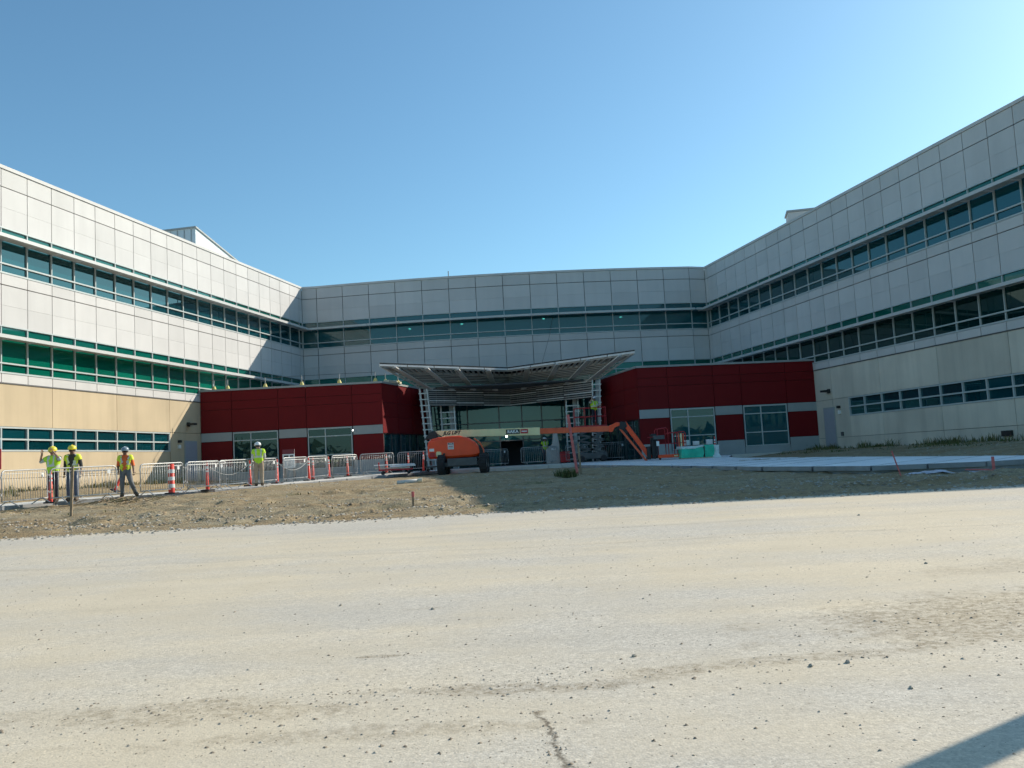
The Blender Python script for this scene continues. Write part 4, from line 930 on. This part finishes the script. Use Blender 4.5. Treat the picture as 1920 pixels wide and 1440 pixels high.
tb = thing('work_table', (10.3, 49.9, 1.282), .05, 'long dark work table under the pavilion window behind the green pallet', 'table')
MB().box(-1.0, 1.0, -.35, .35, .58, .64).build('table_top', 'steel_dark', tb)
for x in (-.9, 0, .9):
    for y in (-.3, .3): MB().box(x - .03, x + .03, y - .03, y + .03, 0, .58).build('leg', 'steel_dark', tb)
for x, h, c, lab in ((-.75, .30, 'plastic', 'pale green box at the end of the dark work table'), (-.2, .22, 'white', 'low white box in the middle of the dark work table'), (.55, .28, 'white', 'square white box near the far end of the dark work table')):
    o = MB().box(-.17, .17, -.14, .14, 0, h).build('box', c, bevel=.01); o.location = (10.3 + x, 49.9, 1.282 + .64); tag(o, lab, 'box', 'boxes on the work table')
gm = thing('sheeted_machine', (2.45, 56.9, 1.282), 0, 'tall grey sheeted machine behind the entrance barrier', 'machine')
MB().prism_y([(-.52, 0), (.36, 0), (.36, 1.2), (.26, 1.95), (-.02, 1.95), (-.05, 1.55), (-.12, 1.2), (-.52, .9)], -.3, .3).build('cover', 'canopy_rib', gm, bevel=.04); MB().box(-.12, .12, -.32, -.305, .85, .95).build('label', 'white', gm)
MB().box(-.5, .34, -.28, .28, -.0, .08).build('base', 'steel_dark', gm)
rc = thing('tool_chest', (3.1, 56.3, 1.282), 0, 'dark red tool chest beside the grey sheeted machine', 'tool chest')
MB().box(-.3, .3, -.25, .25, .05, .62).build('body', 'red_paint', rc, bevel=.02); MB().box(-.31, .31, -.26, .26, .64, .72).build('lid', 'red_paint', rc, bevel=.02); MB().box(-.12, .12, -.275, -.262, .42, .46).build('handle', 'steel_dark', rc)
for x in (-.22, .22): MB().lathe([(.001, -.03), (.05, -.03), (.05, .03), (.001, .03)], 10, (x, -.18, .05), axis='y').build('caster', 'rubber', rc)

# ------------------------------------------------------------------ temporary guard posts on the red roof
def guard_post():
    t = thing('guard_post', (0, 0, 0)); MB().lathe([(.001, 0), (.17, 0), (.16, .08), (.08, .26), (.001, .27)], 12).build('base', 'yellow', t); MB().tube([(0, 0, .2), (0, 0, .72)], .03, 8).build('post', 'galv', t); return t
gp0 = guard_post()
GP = [(-17.45, 52.4, 'roof guard post nearest the sunlit wing'), (-16.65, 52.4, 'second roof guard post from the sunlit wing'), (-14.45, 52.4, 'roof guard post above the first red pavilion window'), (-12.3, 52.4, 'middle roof guard post above the panel between the windows'), (-10.1, 52.4, 'roof guard post above the second red pavilion window'), (-8.0, 52.5, 'roof guard post at the pavilion corner'), (-7.55, 52.9, 'roof guard post just past the pavilion corner'), (-6.95, 54.0, 'roof guard post above the return wall, nearest the canopy')]
for i, (x, y, lab) in enumerate(GP):
    o = gp0 if i == 0 else copy_tree(gp0); o.scale = (.75, .75, .8); o.location = (x, y - .55 if y < 53 and x < -7.8 else y, 6.64 if y < 53.5 else 6.66); tag(o, lab, 'guard post', 'guard posts on the pavilion roof')
tag(MB().tube([(-17.9, 51.85, 7.2), (-14.4, 51.85, 7.19), (-10.1, 51.85, 7.2), (-8.0, 51.95, 7.2)], .012, 5).build('guard_cable', 'steel_dark'), 'thin cable strung between the roof guard posts', 'cable')
o = MB().box(-.9, .9, -.16, .16, 0, .14).build('lumber_board', 'wood', bevel=.01); o.location = (-7.2, 53.6, 6.64); o.rotation_euler = (0, 0, 1.25); tag(o, 'pale sunlit timber lying on the pavilion roof corner', 'board')

# ------------------------------------------------------------------ people
def seg_d(p, a, b):
    ab = b - a; t = max(0, min(1, (p - a).dot(ab) / max(ab.length_squared, 1e-9))); return (p - (a + ab * t)).length
def person(loc, rz, J, mats, label, vest=None, helmet='helmet_y', sleeves='short', hat_tilt=0., vest_open=False, back=False):
    """J: joint positions (person faces -y). One skinned body; clothes are shells lifted off it."""
    t = thing('person', loc, rz, label, 'person')
    V = {k: Vector(v) for k, v in J.items()}
    order = ['pel', 'spi', 'che', 'nek', 'hed', 'top', 'shl', 'ell', 'wrl', 'shr', 'elr', 'wrr', 'hil', 'knl', 'anl', 'tol', 'hir', 'knr', 'anr', 'tor', 'hal', 'har', 'nos']
    rad = dict(pel=(.155, .115), spi=(.145, .105), che=(.165, .115), nek=(.058, .058), hed=(.078, .088), top=(.075, .088), shl=(.07, .07), ell=(.045, .045), wrl=(.032, .032), shr=(.07, .07), elr=(.045, .045), wrr=(.032, .032),
               hil=(.095, .095), knl=(.062, .062), anl=(.044, .044), tol=(.042, .035), hir=(.095, .095), knr=(.062, .062), anr=(.044, .044), tor=(.042, .035), hal=(.036, .022), har=(.036, .022), nos=(.018, .018))
    V['hal'] = V['wrl'] + (V['wrl'] - V['ell']).normalized() * .075; V['har'] = V['wrr'] + (V['wrr'] - V['elr']).normalized() * .075
    hd = V['hed'].lerp(V['top'], .45); V['nos'] = hd + Vector((J['look'][0], J['look'][1], 0)).normalized() * .095 if 'look' in J else hd + Vector((0, -.095, 0))
    bones = [('pel', 'spi', 'T'), ('spi', 'che', 'T'), ('che', 'nek', 'N'), ('nek', 'hed', 'H'), ('hed', 'top', 'H'), ('hed', 'nos', 'H'), ('che', 'shl', 'T'), ('shl', 'ell', 'U'), ('ell', 'wrl', 'F'), ('wrl', 'hal', 'W'), ('che', 'shr', 'T'), ('shr', 'elr', 'U'), ('elr', 'wrr', 'F'), ('wrr', 'har', 'W'),
             ('pel', 'hil', 'L'), ('hil', 'knl', 'L'), ('knl', 'anl', 'L'), ('anl', 'tol', 'B'), ('pel', 'hir', 'L'), ('hir', 'knr', 'L'), ('knr', 'anr', 'L'), ('anr', 'tor', 'B')]
    ix = {k: i for i, k in enumerate(order)}
    me = bpy.data.meshes.new('body'); me.from_pydata([V[k] for k in order], [(ix[a], ix[b]) for a, b, _ in bones], []); o = bpy.data.objects.new('body', me); COL.objects.link(o)
    sk = o.modifiers.new('skin', 'SKIN')
    for k in order: sv = me.skin_vertices[0].data[ix[k]]; sv.radius = rad[k]; sv.use_root = (k == 'pel')
    sb = o.modifiers.new('sub', 'SUBSURF'); sb.levels = 2; sb.render_levels = 2
    dg = bpy.context.evaluated_depsgraph_get(); bm_ = bpy.data.meshes.new_from_object(o.evaluated_get(dg)); bpy.data.objects.remove(o)
    fc = [(f.center.copy(), tuple(f.vertices)) for f in bm_.polygons]; vs = [v.co.copy() for v in bm_.vertices]; ns = [v.normal.copy() for v in bm_.vertices]
    def kind(p): return min((seg_d(p, V[a], V[b]) - .5 * (max(rad[a]) + max(rad[b])), k) for a, b, k in bones)[1]
    kd = [kind(c) for c, _ in fc]
    # fingers: five to each hand, slightly curled
    hm = MB()
    for h, wv, el in (('hal', 'wrl', 'ell'), ('har', 'wrr', 'elr')):
        d = (V[h] - V[wv]).normalized(); sd = d.cross(Vector((0, 1, .2))).normalized(); cu = d.cross(sd).normalized()
        for q in range(4):
            b0 = V[h] + sd * (.022 * (q - 1.5)) + d * .02; ln = (.062, .075, .070, .055)[q]
            hm.tube([b0, b0 + d * ln * .5 + cu * .004, b0 + d * ln * .85 + cu * .02, b0 + d * ln + cu * .036], [.009, .0085, .008, .006], 6)
        b0 = V[wv] + d * .03 + sd * .03; hm.tube([b0, b0 + sd * .025 + d * .025, b0 + sd * .03 + d * .055 + cu * .012], [.011, .010, .007], 6)
    body = MB(); body.v = [tuple(v) for v in vs]; body.f = [f for _, f in fc]; body.m = [0] * len(fc); nb_ = len(body.v)
    body.add(hm.v, hm.f); ob = body.build('body', mats['skin'], t, smooth=True)
    def shell(name, sel, off, mat, smooth=True, extra=None):
        used = {}; m = MB()
        for (c, f), k_ in zip(fc, kd):
            if not sel(c, k_): continue
            ids = []
            for i in f:
                if i not in used: used[i] = len(m.v); m.v.append(tuple(vs[i] + ns[i] * off))
                ids.append(used[i])
            m.f.append(tuple(ids)); m.m.append(extra(c) if extra else 0)
        return m.build(name, mat, t, smooth=smooth) if m.f else None
    hip = V['pel'].z
    shell('trousers', lambda c, k_: k_ == 'L' or (k_ == 'T' and c.z < hip + .03), .022, mats['trousers'])
    shell('boots', lambda c, k_: k_ == 'B' or (k_ == 'L' and c.z < V['anl'].z * .5 + V['anr'].z * .5 + .04), .030, 'boot')
    shell('shirt', lambda c, k_: (k_ in 'TN' and c.z > hip - .06 and c.z < V['nek'].z + .01) or (k_ == 'U') or (k_ == 'F' and sleeves == 'long'), .014, mats['shirt'])
    if vest:
        zc = V['che'].z
        def vs_(c, k_):
            if not (k_ in 'TN' and hip - .02 < c.z < V['nek'].z - .005): return False
            return not (vest_open and c.y < V['che'].y - .02 and abs(c.x - V['che'].x) < .055 + .16 * max(0, c.z - zc + .1))
        shell('vest', vs_, .034, [vest, 'silver'], extra=lambda c: 1 if (abs(c.z - (hip + .22)) < .032 or (c.z > hip + .22 and abs(abs(c.x - V['che'].x) - .095) < .026)) else 0)
    # face and hair
    hc = V['hed'].lerp(V['top'], .45); lk = (V['nos'] - hc).normalized(); sd = lk.cross(Vector((0, 0, 1))).normalized()
    for s in (-1, 1):
        p = hc + lk * .088 + sd * (.032 * s) + Vector((0, 0, .012)); MB().lathe([(.0005, -.011), (.010, -.006), (.012, 0), (.010, .006), (.0005, .011)], 8, p).build('eye', 'hair', t)
        p = hc + sd * (.088 * s); MB().lathe([(.0005, -.03), (.016, -.015), (.018, .01), (.0005, .03)], 8, p).build('ear', mats['skin'], t)
    MB().bar(hc + lk * .090 - sd * .022 - Vector((0, 0, .052)), hc + lk * .090 + sd * .022 - Vector((0, 0, .052)), .008, .010).build('mouth', 'maroon', t)
    hv = MB(); prof = [(.104, -.035), (.106, .02), (.095, .06), (.06, .092), (.001, .102)]
    hv.lathe([(r * .98, z) for r, z in prof], 14, hc + Vector((0, 0, .02)) - lk * .015).build('hair', 'hair', t, smooth=True)
    # hard hat: shell, brim, ridge
    hh = thing('hard_hat', tuple(hc + Vector((0, 0, .055)))); hh.parent = t; az = math.atan2(lk.y, lk.x) + pi / 2; hh.rotation_euler = (hat_tilt, 0, az)
    sh = MB(); sh.lathe([(.128, 0), (.132, .03), (.122, .07), (.095, .105), (.05, .128), (.001, .134)], 20); sh.v = [(x, y * 1.14, z) for x, y, z in sh.v]; sh.build('shell', helmet, hh, smooth=True)
    br = MB(); n = 20; o1 = []; 
    for i in range(n): a = 2 * pi * i / n; fr = max(0, -sin(a)); o1.append((cos(a) * (.142 + .004 * fr), sin(a) * (.160 + .055 * fr), -.004 - .012 * fr))
    br.add(o1 + [(cos(2 * pi * i / n) * .12, sin(2 * pi * i / n) * .135, .006) for i in range(n)], [(i, (i + 1) % n, n + (i + 1) % n, n + i) for i in range(n)]); br.build('brim', helmet, hh, smooth=True)
    MB().tube([(0, -.135, .04), (0, -.09, .115), (0, 0, .140), (0, .09, .115), (0, .135, .04)], .012, 6).build('ridge', helmet, hh)
    return t
def stand(h=1.0, **kw):
    J = dict(pel=(0, 0, .95), spi=(0, .005, 1.13), che=(0, .0, 1.34), nek=(0, .005, 1.49), hed=(0, -.01, 1.565), top=(0, -.015, 1.68), shl=(-.185, .01, 1.42), ell=(-.235, .03, 1.14), wrl=(-.23, -.06, .90), shr=(.185, .01, 1.42), elr=(.235, .03, 1.14), wrr=(.23, -.06, .90),
             hil=(-.095, 0, .90), knl=(-.11, -.02, .50), anl=(-.115, .01, .085), tol=(-.125, -.15, .04), hir=(.095, 0, .90), knr=(.11, -.02, .50), anr=(.115, .01, .085), tor=(.125, -.15, .04))
    J.update(kw); return {k: tuple(c * h for c in v) for k, v in J.items()}
pzf = lambda x, y: max(walk_z(y) if True else 0, 0)
person((-15.12, 29.1, pzf(-15.1, 29.1)), -.15, stand(1.02, ell=(-.43, -.02, 1.30), wrl=(-.30, -.12, 1.56), elr=(.36, -.16, 1.36), wrr=(.15, -.17, 1.60), look=(.35, -1, 0)), dict(skin='skin', shirt='white_c', trousers='navy'),
       'person in yellow helmet and lime vest raising both arms to the helmet', vest='lime', helmet='helmet_y', hat_tilt=.15)
person((-14.68, 29.5, pzf(-14.7, 29.5)), .1, stand(1.03, elr=(.26, .02, 1.14), wrr=(.27, -.05, .89), look=(.1, -1, 0)), dict(skin='skin_d', shirt='dark_c', trousers='jeans'),
       'person in yellow helmet, dark shirt, open yellow vest and jeans standing', vest='yellow_v', helmet='helmet_y', vest_open=True)
person((-13.72, 31.3, pzf(-13.7, 31.3)), .25, stand(.97, knl=(-.10, -.08, .50), anl=(-.11, .02, .09), tol=(-.12, -.13, .045), hir=(.095, .0, .90), knr=(.20, -.08, .51), anr=(.33, .06, .12), tor=(.40, -.08, .05), ell=(-.25, .05, 1.13), wrl=(-.22, -.12, .93), elr=(.26, .02, 1.14), wrr=(.29, -.08, .90), look=(-.25, -1, 0)),
       dict(skin='skin_d', shirt='orange_c', trousers='greyp'), 'person in orange shirt and yellow vest walking in grey trousers', vest='yellow_v', helmet='helmet_b', vest_open=True)
person((-10.5, 36.4, pzf(-10.5, 36.4)), pi + .25, stand(1.0, hed=(.02, -.03, 1.56), top=(.03, -.05, 1.67), look=(.3, -1, 0), ell=(-.24, -.02, 1.15), wrl=(-.15, -.2, 1.0), elr=(.24, -.02, 1.15), wrr=(.16, -.2, 1.0)), dict(skin='skin', shirt='white_c', trousers='khaki'),
       'person seen from behind in white helmet, lime vest and khaki trousers', vest='lime', helmet='helmet_w')
person((4.85, 53.3, 3.45), .5, stand(.97, ell=(-.38, -.12, 1.40), wrl=(-.25, -.20, 1.66), wrr=(.25, -.28, 1.2), elr=(.27, -.08, 1.16)), dict(skin='skin', shirt='white_c', trousers='navy'),
       'person in pale shirt working on the raised scissor lift', vest='lime', helmet='helmet_w')
person((1.95, 58.6, 1.282), .4, stand(.98), dict(skin='skin', shirt='dark_c', trousers='navy'), 'person in lime vest standing at the entrance glass behind a barrier', vest='lime', helmet='helmet_w')

# ------------------------------------------------------------------ stakes, pipes, debris on the bare ground
def stake(name, x, y, h, dx, dy, wd, mat, label, cap=None):
    t = thing(name, (x, y, tz(x, y)), 0, label, 'stake'); m = MB(); m.bar((0, 0, -.1), (dx, dy, h), wd, wd * .6); m.build('shaft', mat, t)
    if cap: m = MB(); m.bar((dx * .72, dy * .72 - .004, h * .72), (dx, dy - .004, h + .005), wd * 1.15, wd * .8); m.build('painted_end', cap, t)
    return t
stake('survey_stake', -11.7, 23.4, 1.30, .06, 0, .06, 'wood_dark', 'thin brown stake standing before the barrier of the two workers')
stake('survey_stake', -2.39, 20.4, .42, .0, 0, .05, 'wood_dark', 'short red-topped stake in the sunlit dirt', 'pink')
stake('survey_stake', 2.25, 33.0, 2.25, -.24, 0, .10, 'pink', 'tall pinkish stake leaning in front of the boom')
stake('survey_stake', 2.38, 33.1, 1.15, -.05, 0, .07, 'wood_dark', 'shorter stake paired with the tall pinkish one')
stake('survey_stake', 11.9, 22.35, .42, .0, 0, .06, 'pink', 'pink stake upright at the new sidewalk edge')
stake('survey_stake', 9.45, 22.0, .62, -.2, 0, .035, 'pink', 'slim pink lath leaning beside the pale plastic strip')
for (x, y, L, a, lab) in ((11.3, 21.9, .62, -.5, 'pink lath lying flat pointing away from the pink stake'), (11.45, 22.25, .6, .15, 'pink lath lying flat against the slab edge')):
    o = MB().box(-L / 2, L / 2, -.025, .025, 0, .02).build('lath', 'pink'); o.location = (x, y, tz(x, y) + .05); o.rotation_euler = (0, .05, a); tag(o, lab, 'lath', 'pink laths on the ground')
def strip(name, pts, wd, h, mat, label, cat):
    m = MB(); n = len(pts); ring = 7; vs = []; fs = []
    for i, (x, y) in enumerate(pts):
        k = min(1, .35 + 1.6 * sin(pi * (i + .5) / n)) * random.uniform(.75, 1.1)
        for j in range(ring):
            a = pi * j / (ring - 1); q = .8 + .4 * random.random(); vs.append((x, y - cos(a) * wd * k * q, tz(x, y) - .02 + sin(a) * h * k * q))
    for i in range(n - 1):
        for j in range(ring - 1): fs.append((i * ring + j, (i + 1) * ring + j, (i + 1) * ring + j + 1, i * ring + j + 1))
    m.add(vs, fs); tag(m.build(name, mat, smooth=True), label, cat)
strip('plastic_sheet', [(9.55 + .1 * i, 22.2 + .03 * sin(i)) for i in range(20)], .22, .06, 'plastic_p', 'crumpled pale plastic strip on the ground below the new sidewalk', 'plastic sheet')
o = MB().tube([(-.45, 0, .0), (.32, .05, .03)], .07, 12).build('pipe', 'canopy_rib', smooth=True); o.location = (-3.9, 32.4, tz(-3.9, 32.4) + .06); tag(o, 'grey pipe lying in the dirt with a pale end', 'pipe'); MB().tube([(.30, .049, .029), (.46, .06, .036)], .088, 12).build('coupling', 'wood', o)
db = thing('brush_heap', (-12.9, 29.2, tz(-12.9, 29.2)), 0, 'heap of dry brush and roots by the slab end', 'brush heap')
for i in range(70):
    x, y = random.gauss(0, .55), random.gauss(0, .3); a = random.random() * pi; L = random.uniform(.25, .7); z = random.uniform(.0, .16); dx, dy = cos(a) * L / 2, sin(a) * L / 2
    MB().tube([(x - dx, y - dy, z), (x + random.uniform(-.05, .05), y, z + .06), (x + dx, y + dy, z + random.uniform(-.05, .14))], [.012, .01, .005], 5).build('twig', 'wood_dark' if i % 3 else 'grass_dry', db)
# site light pole out to the side, whose shadow crosses the paving
lp_ = thing('light_pole', (6.10, 6.84, .03 + .029 * 6.8), 0, 'site light pole whose shadow lies on the paving', 'light pole')
MB().lathe([(.30, 0), (.30, .55), (.26, .60), (.001, .60)], 20).build('footing', 'concrete', lp_); MB().lathe([(.125, .55), (.115, 6.5), (.001, 6.5)], 16).build('pole', 'steel_dark', lp_, smooth=True); MB().box(-.9, .1, -.15, .15, 6.3, 6.45).build('lamp_head', 'steel_dark', lp_)

# ------------------------------------------------------------------ weeds, grass, stones
def blades(m, cx, cy, z, n, r, h, spread=.5):
    for i in range(n):
        a = random.random() * 2 * pi; d = r * math.sqrt(random.random()); x, y = cx + d * cos(a), cy + d * sin(a); hh = h * random.uniform(.45, 1.1); b = random.random() * 2 * pi; w_ = .012 + .012 * random.random(); ln = spread * hh * random.uniform(.2, 1)
        px, py = cos(b + pi / 2) * w_, sin(b + pi / 2) * w_
        m.add([(x - px, y - py, z), (x + px, y + py, z), (x + cos(b) * ln * .4 + px * .7, y + sin(b) * ln * .4 + py * .7, z + hh * .6), (x + cos(b) * ln * .4 - px * .7, y + sin(b) * ln * .4 - py * .7, z + hh * .6), (x + cos(b) * ln, y + sin(b) * ln, z + hh)], [(0, 1, 2, 3), (3, 2, 4)], 0 if random.random() < .65 else 1)
m = MB(); blades(m, 0, 0, 0, 320, .40, .34, .8); o = m.build('grass_tuft', ['grass', 'grass_dry']); o.location = (1.75, 31.6, tz(1.75, 31.6) - .02); tag(o, 'green grass tuft at the foot of the tall pinkish stake', 'grass tuft')
m = MB()
for i in range(130):
    s = random.choice((random.uniform(11.5, kR(-1)), random.gauss(20, 1.2), random.gauss(26, 1.5), random.gauss(14.5, .8))); off = abs(random.gauss(.25, .5)) + .05; p = FR @ Vector((s, -off, 0)); blades(m, p.x, p.y, tz(p.x, p.y) - .03, random.randint(8, 34), random.uniform(.15, .5), random.choice((.08, .12, .17, .24, .38)) * random.uniform(.7, 1.2), random.uniform(.4, 1.1))
for i in range(70):
    s = random.uniform(kR(10), kR(-1)); off = random.uniform(.8, 4.5); p = FR @ Vector((s, -off, 0)); blades(m, p.x, p.y, tz(p.x, p.y) - .03, 16, .3, random.uniform(.06, .18), .8)
tag(m.build('weeds', ['grass', 'grass_dry']), 'weeds growing along the foot of the shaded wing', 'weeds', kind='stuff')
m = MB()
for i in range(110):
    s = random.uniform(-4, 13); off = abs(random.gauss(.4, .9)) + .05; p = FL @ Vector((s, -off, 0)); blades(m, p.x, p.y, tz(p.x, p.y) - .03, 18, .3, random.uniform(.12, .42), .7)
for i in range(35):
    x = random.uniform(-20, -3); y = random.uniform(19, 30)
    if y > 18 + .75 * (20 + x) and False: continue
    blades(m, x, y, tz(x, y) - .02, 10, .35, random.uniform(.04, .10), 1.0)
tag(m.build('weeds', ['grass_dry', 'grass']), 'dry weeds along the sunlit wing and bank', 'weeds', kind='stuff')
def stone_cloud(name, P, S, mats, label):
    """many small angular stones joined into one mesh"""
    base = np.array([(1, 0, .1), (.3, .95, 0), (-.8, .6, .1), (-.85, -.5, 0), (.25, -.95, .1), (.1, .05, .85), (.55, .35, .6), (-.4, -.3, .65)], float); tri = np.array([(0, 1, 6), (1, 5, 6), (1, 2, 5), (2, 7, 5), (2, 3, 7), (3, 4, 7), (4, 0, 6), (4, 6, 7), (5, 7, 6)])
    n = len(P); a = rng.rand(n) * 6.283; c, s = np.cos(a), np.sin(a)
    B = base[None] * (1 + .5 * (rng.rand(n, 8, 1) - .5)) * S[:, None, None] * np.array([1, .8, .75])
    X = B[..., 0] * c[:, None] - B[..., 1] * s[:, None]; Y = B[..., 0] * s[:, None] + B[..., 1] * c[:, None]
    Vx = np.stack([X, Y, B[..., 2]], -1) + P[:, None]; F_ = (tri[None] + (np.arange(n) * 8)[:, None, None]).reshape(-1, 3)
    me = bpy.data.meshes.new(name); Vx = Vx.reshape(-1, 3)
    me.vertices.add(len(Vx)); me.vertices.foreach_set('co', Vx.ravel()); me.loops.add(F_.size); me.loops.foreach_set('vertex_index', F_.ravel().astype(np.int32)); me.polygons.add(len(F_))
    me.polygons.foreach_set('loop_start', np.arange(len(F_), dtype=np.int32) * 3); me.polygons.foreach_set('loop_total', np.full(len(F_), 3, np.int32))
    for q in mats: me.materials.append(MT[q])
    me.polygons.foreach_set('material_index', np.repeat(rng.randint(0, len(mats), n), 9).astype(np.int32)); me.update(calc_edges=True)
    o = bpy.data.objects.new(name, me); COL.objects.link(o); return tag(o, label, 'gravel', kind='stuff')
# bank gravel: windrows plus scatter
n = 14000; X = rng.uniform(-20, 22, n); Y = np.concatenate([19.55 + .35 * np.sin(X[:3500] * .35) + rng.randn(3500) * .28, 22.3 + .5 * np.sin(X[3500:5500] * .22 + 1) + rng.randn(2000) * .35, 17.75 + rng.randn(3300) * .22, rng.uniform(18, 38, n - 8800)])
S_ = .012 + .028 * rng.rand(n) ** 2.2 * 1.6; Zs = np.maximum(terrain(X, Y), np.where(Y < 17.7, .029 * Y + .002, -9)) - .004
stone_cloud('gravel', np.stack([X, Y, Zs], 1), S_, ['stone', 'stone_l', 'stone_l'], 'loose gravel along the dirt bank')
n = 3200; X = rng.uniform(-20, 20, n); Y = np.concatenate([19.6 + .35 * np.sin(X[:1000] * .35) + rng.randn(1000) * .4, 22.3 + .5 * np.sin(X[1000:1900] * .22 + 1) + rng.randn(900) * .5, rng.uniform(18.3, 34, n - 1900)])
S_ = .018 + .06 * rng.rand(n) ** 3
stone_cloud('clods', np.stack([X, Y, terrain(X, Y) - S_ * .2], 1), S_, ['soil_clod'], 'broken soil clods over the dirt bank')
n = 9000; Y = 3.2 + 14.4 * rng.rand(n) ** 1.15; X = (rng.rand(n) - .5) * 2 * (.72 * Y + 1.5)
for k_, (cx, cy, sx, sy, q) in enumerate(((3.2, 6.5, .9, .45, 500), (1.5, 5.7, 1.0, .12, 350), (-.2, 5.45, .6, .14, 380), (-2.0, 5.3, .9, .25, 450), (.12, 4.5, .05, .35, 120), (-1.0, 6.4, .15, .05, 70), (-.8, 4.8, 1.2, .3, 400))):
    i0 = sum((500, 350, 380, 450, 120, 70, 400)[:k_]); X[i0:i0 + q] = cx + rng.randn(q) * sx; Y[i0:i0 + q] = cy + rng.randn(q) * sy
S_ = .0025 + .011 * rng.rand(n) ** 6 + .0035 * rng.rand(n)
stone_cloud('gravel', np.stack([X, Y, .029 * Y + .003], 1), S_, ['stone', 'stone_l', 'stone'], 'fine loose grit on the paving')
def rock(x, y, r, label):
    m = MB(); m.lathe([(.001, -.3), (.8, -.2), (1.0, .1), (.85, .4), (.4, .68), (.001, .72)], 9); m.v = [(px * r * (1 + .3 * random.uniform(-1, 1)), py * r * .8 * (1 + .3 * random.uniform(-1, 1)), pz_ * r * (1 + .2 * random.uniform(-1, 1))) for px, py, pz_ in m.v]
    o = m.build('stone', 'stone_l'); o.location = (x, y, .029 * y + .006); o.rotation_euler = (0, 0, random.random() * 6); tag(o, label, 'stone', 'stones on the paving')
for x, y, r, lab in ((.71, 6.02, .030, 'lone dark stone on the paving ahead of the dirt streak'), (1.73, 5.56, .030, 'dark stone at the near end of the dirt streak'), (1.97, 5.6, .034, 'largest stone on the dirt streak'), (2.1, 5.02, .026, 'stone on bare paving just above the cast shadow'),
                  (-1.71, 8.46, .028, 'stone alone on pale paving in line with the red cart'), (-.81, 8.04, .030, 'clod with smaller crumbs on the mid paving'), (4.06, 9.08, .030, 'stone beyond the brown dirt patch'), (5.23, 13.85, .040, 'small dark stone far across the paving')):
    rock(x, y, r * .62, lab)

# ------------------------------------------------------------------ belt of trees across the road, behind the photographer (what the glass mirrors)
n = 5200; cx_ = rng.uniform(-110, 110, n); hh_ = 6.5 + 3.5 * fbm(cx_ * .09, cx_ * 0 + 4, 3); zz_ = rng.rand(n) ** .8 * hh_; yy_ = -58 + rng.randn(n) * 3.0; sz_ = .5 + .6 * rng.rand(n)
q_ = rng.randn(n, 3, 3) * sz_[:, None, None]; Vt = (np.stack([cx_, yy_, zz_ - 1.4], 1)[:, None] + q_).reshape(-1, 3)
me_ = bpy.data.meshes.new('treeline'); me_.from_pydata([tuple(v) for v in Vt], [], [(3 * i, 3 * i + 1, 3 * i + 2) for i in range(n)]); me_.materials.append(MT['grass']); me_.update()
o = bpy.data.objects.new('treeline', me_); COL.objects.link(o); tag(o, 'belt of dark trees mirrored in the window glass', 'trees', kind='stuff')
